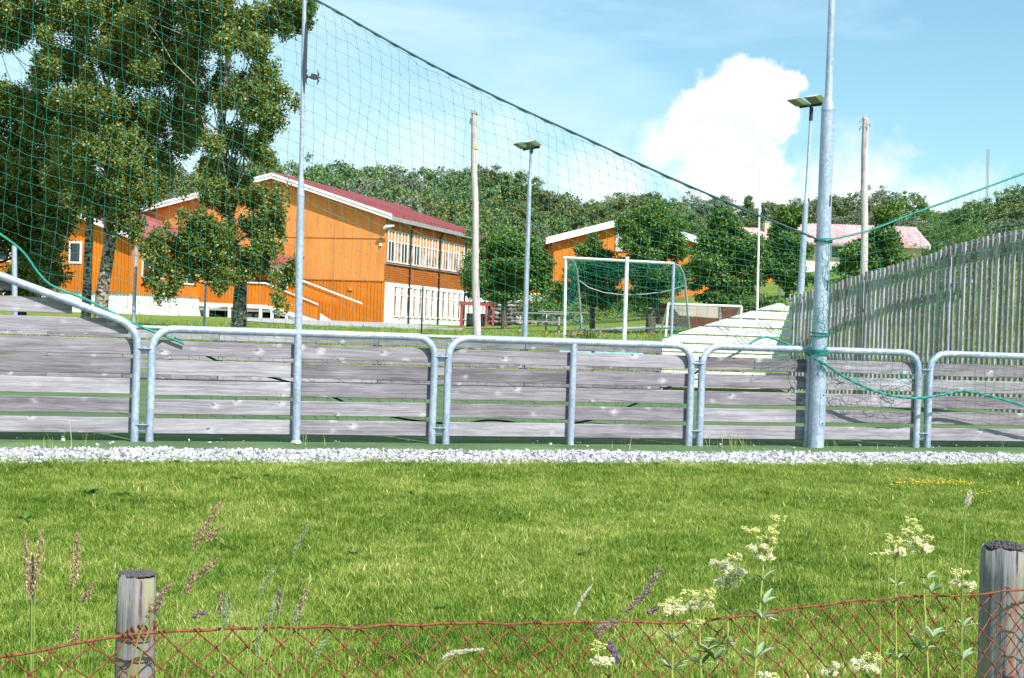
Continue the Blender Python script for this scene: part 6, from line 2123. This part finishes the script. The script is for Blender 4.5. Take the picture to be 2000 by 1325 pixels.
gs([(590, 1420), (575, 1260)], [(578, 1215), (588, 1180), (602, 1148)], 3.0, 'brown', 'ragged brown head beside a green spike above the wire', 8)
gs([(540, 1420), (548, 1260)], [(545, 1200), (546, 1178), (544, 1155)], 3.0, 'purple', 'faint brown head between the green spikes above the wire', 8)
for (pp_, hh_, lab, kd, r_) in [
    ([(500, 1400), (560, 1130)], [(572, 1080), (588, 1050), (608, 1018)], 'highest grey green spike, leaning right, left of the lawn centre', 'green', 6),
    ([(470, 1400), (500, 1190)], [(508, 1158), (522, 1132), (540, 1106)], 'grey green spike leaning right below the highest one', 'green', 6),
    ([(420, 1400), (434, 1240)], [(436, 1215), (440, 1180), (446, 1152)], 'left spike of the close pair right of the slim post', 'green', 6),
    ([(420, 1420), (432, 1260)], [(434, 1232), (443, 1205), (452, 1178)], 'right spike of the close pair right of the slim post', 'green', 6),
    ([(500, 1420), (520, 1260)], [(526, 1218), (530, 1195), (534, 1168)], 'upright green spike behind the top wire', 'green', 6),
    ([(540, 1420), (556, 1280)], [(570, 1222), (577, 1200), (582, 1180)], 'pale green spike leaning on the top wire', 'green', 6),
    ([(488, 1400), (495, 1290)], [(502, 1280), (506, 1240), (514, 1205)], 'green spike crossing the top wire', 'green', 6),
    ([(600, 1400), (608, 1300)], [(616, 1284), (626, 1262), (642, 1245)], 'green spike leaning right inside the mesh', 'green', 6),
    ([(1880, 1420), (1880, 1120), (1885, 1000)], [(1888, 990), (1891, 975), (1896, 960)], 'lone white bristly spike on a very long stem near the thick post', 'straw', 8),
    ([(1080, 1400), (1110, 1230)], [(1122, 1200), (1136, 1170), (1156, 1143)], 'slender straw coloured head leaning right above the wire', 'straw', 4),
    ([(830, 1400), (855, 1300)], [(865, 1286), (885, 1274), (945, 1268)], 'straw coloured head bowed almost level inside the mesh', 'straw', 5)]:
    gs(pp_, hh_, 2.9 if pp_[0][0] < 1000 else 3.6, kd, lab, r_)
gs([(1180, 1420), (1212, 1210)], [(1222, 1198), (1245, 1172), (1268, 1156)], 3.25, 'purple', 'dark purplish grass head, lower of two leaning right over the wire', 8)
gs([(1190, 1420), (1240, 1180)], [(1258, 1158), (1275, 1135), (1294, 1108)], 3.25, 'purple', 'dark purplish grass head, upper of two leaning right over the wire', 6)
gs([(1190, 1400), (1255, 1230)], [(1264, 1198), (1275, 1192), (1286, 1186)], 3.3, 'purple', 'tiny dark head resting just above the wire near the meadowsweet', 5)
gs([(1150, 1400), (1165, 1260)], [(1165, 1236), (1180, 1222), (1210, 1212)], 3.2, 'purple', 'scruffy dark tuft tangled in the top wire', 12)
t = gs([(1215, 1400), (1212, 1330)], [(1207, 1296), (1198, 1270), (1190, 1255)], 3.15, 'purple', 'hanging purple vetch flower inside the mesh', 7)
t['category'] = 'wildflower'; t['group'] = 'wildflowers tangled in the mesh'; t.name = 'vetch_flower'
for c in t.children:
    if c.name.startswith('seed_head'): c.data.materials[0] = M['purple_flower']; c.name = 'flower_spike'

# thin free blades and stalks behind and through the mesh
n = 190
xx = rng.uniform(-30, 2030, n); yy = rng.uniform(1100, 1400, n)
C0 = []; hs = []
for i in range(n):
    Yb = rng.uniform(3.0, 4.6); x_ = xx[i]
    p_ = P(x_, 1400, Yb); g = gz(p_.x, p_.y)
    want = rng.uniform(1190, 1330) if (x_ < 650 or x_ > 1250) else rng.uniform(1270, 1345)
    top = P(x_, want, Yb)
    C0.append((p_.x, p_.y, g)); hs.append(max(.2, top.z - g))
V, Fq = blades(np.array(C0), np.array(hs), rng.uniform(.002, .0045, n), .35, 8, .8)
tag(link('tall_grass', np_mesh('tall_grass', V, Fq), M['lawn_blade']), 'thin tall grass blades growing through the rusty mesh', 'grass', kind='stuff')

# weeds and flowers out on the lawn and the gravel
def rosette(px, py, R, nl, label, mat=None):
    d = cam_dir(px, py)
    # march to ground
    tt_ = 3.0
    while tt_ < 30:
        p_ = EYE + d * tt_
        if p_.z < gz(p_.x, p_.y): break
        tt_ += .02
    t = thing('broadleaf_weed', (p_.x, p_.y, gz(p_.x, p_.y)), label, 'weed', 'broad leaved weeds in the lawn')
    for k in range(nl):
        a = 6.283 * k / nl + rng.uniform(-.3, .3)
        mb = MB(); leaf_blade(mb, Vector((0, 0, .01)), (math.cos(a), math.sin(a), rng.uniform(.5, 1.8)), R * rng.uniform(.4, .9), R * .34, .6)
        mb.build('leaf', mat or M['green_leaf'], t, True)
    return t


wl_ = [(175, 970, .13, 'dark weed rosette left of its neighbour in the upper left lawn'), (236, 972, .12, 'dark weed rosette in the upper lawn, beside a similar one'), (50, 1022, .12, 'weed rosette near the left lawn edge'),
       (690, 1088, .09, 'small weed rosette at the end of a dark clover patch'), (460, 940, .09, 'weed by the upper lawn edge left of the middle'), (800, 968, .08, 'tiny weed in the upper lawn below the second barrier'), (1580, 925, .10, 'weed near the gravel before the thick mast'),
       (1790, 922, .11, 'weed near the gravel right of the thick mast'), (1925, 968, .08, 'weed near the right lawn edge'), (1735, 925, .08, 'small weed between two others near the gravel'), (1300, 985, .08, 'small weed in the lawn right of centre'), (1630, 1003, .07, 'pale weed in the lawn above the meadowsweet'),
       (520, 935, .08, 'leafy weed at the gravel edge below the slim mast'), (345, 908, .09, 'upright weed at the gravel edge below the first barrier'), (1280, 912, .09, 'weed at the gravel edge below the second barrier'), (860, 1195, .07, 'weed just above the top wire, left of centre'), (1130, 1090, .07, 'weed in the middle of the lawn')]
for x_, y_, R, lab in wl_: rosette(x_, y_, R, 13, lab, M['green_leaf'])


def hit_ground(px, py):
    d = cam_dir(px, py); tt_ = 3.0
    while tt_ < 40:
        p_ = EYE + d * tt_
        if p_.z < gz(p_.x, p_.y): break
        tt_ += .02
    return Vector((p_.x, p_.y, gz(p_.x, p_.y)))


k_ = 0
names_ = ['a small yellow ragwort at the far left of the yellow row', 'yellow flowers second in the row near the right lawn edge', 'fullest yellow cluster of the row in the right lawn', 'yellow cluster next after the fullest one', 'yellow flowers at the right end of the row', 'a few yellow flowers below the row beside the white spike', 'lone yellow blooms nearest the right post above']
for (x_, y_, wpx, nfl) in ((1752, 946, 8, 16), (1768, 944, 14, 12), (1796, 942, 24, 34), (1846, 942, 30, 30), (1880, 944, 18, 20), (1895, 968, 16, 12), (1922, 963, 10, 8)):
    b = hit_ground(x_, y_ + 12)
    t = thing('yellow_wildflower', b, names_[k_], 'wildflower', 'yellow wildflowers in the lawn'); k_ += 1
    kk_ = b.y / F
    C_ = np.column_stack([rng.normal(0, wpx * kk_ * .6, nfl), rng.normal(0, .05, nfl), rng.uniform(.04, .085, nfl)])
    V, Fq = scatter(ICO_V, ICO_F, C_, rng.uniform(.006, .011, nfl), .2, .45)
    tag(link('flower', np_mesh('flower', V, Fq), M['yellow_flower'], t), kind='stuff')
    mb = MB()
    for c in C_: mb.tube([(c[0] * .8, c[1], -.01), tuple(c)], .0015, 4)
    mb.build('stem', M['stem_green'], t, True)
# grass tufts growing in the gravel against the barriers
tufts = [(150, 885, .36, 26, 'dry grass tuft in the gravel at the climbing barrier'), (75, 880, .22, 12, 'thin dry tuft near the left edge of the gravel'), (612, 872, .30, 7, 'few tall blades just right of the slim mast foot'), (1430, 880, .34, 30, 'bright bushy grass tuft before the third barrier'), (1480, 890, .22, 12, 'smaller tuft beside the bushy one'), (1640, 885, .22, 5, 'single stalks right of the thick mast foot'), (1715, 885, .13, 16, 'withered brown tuft in the gravel'), (1960, 885, .24, 6, 'thin stalks before the last barrier'), (1225, 880, .24, 6, 'thin stalks before the second barrier'), (1120, 885, .16, 6, 'short stalks near the plain middle post'), (360, 900, .22, 10, 'short tuft at the lawn edge below the first barrier'), (985, 905, .18, 12, 'short tuft at the lawn edge below the pipe gap')]
for (x_, y_, h_, n_, lab) in tufts:
    b = hit_ground(x_, y_)
    t = thing('grass_tuft', b, lab, 'grass', 'grass tufts in the gravel')
    V, Fq = blades(np.column_stack([rng.normal(0, .06 + n_ * .002, n_), rng.normal(0, .03, n_), np.full(n_, -.01)]), rng.uniform(.5, 1, n_) * h_, rng.uniform(.004, .008, n_), .7, 5, .9)
    link('blades', np_mesh('blades', V, Fq), M['lawn_blade'], t)

# ragged lawn edge: longer blades leaning over and standing in the crushed stone
n = 1700
s_ = rng.uniform(-5.6, 7.4, n); clump_ = .5 + .5 * np.sin(s_ * 2.7) * np.sin(s_ * 7.3 + 1)
q_ = -1.17 + rng.gamma(1.2, .035, n) * (0.4 + clump_)
X = ON.x + TX.x * s_ + TN.x * q_; Y = ON.y + TX.y * s_ + TN.y * q_
V, Fq = blades(np.column_stack([X, Y, ground_z(X, Y) - .005]), rng.uniform(.03, .09, n) * (.7 + clump_), rng.uniform(.004, .009, n), 1.1, 3)
tag(link('edge_grass', np_mesh('edge_grass', V, Fq), M['lawn_blade']), 'ragged longer grass along the edge of the crushed stone strip', 'grass', kind='stuff')
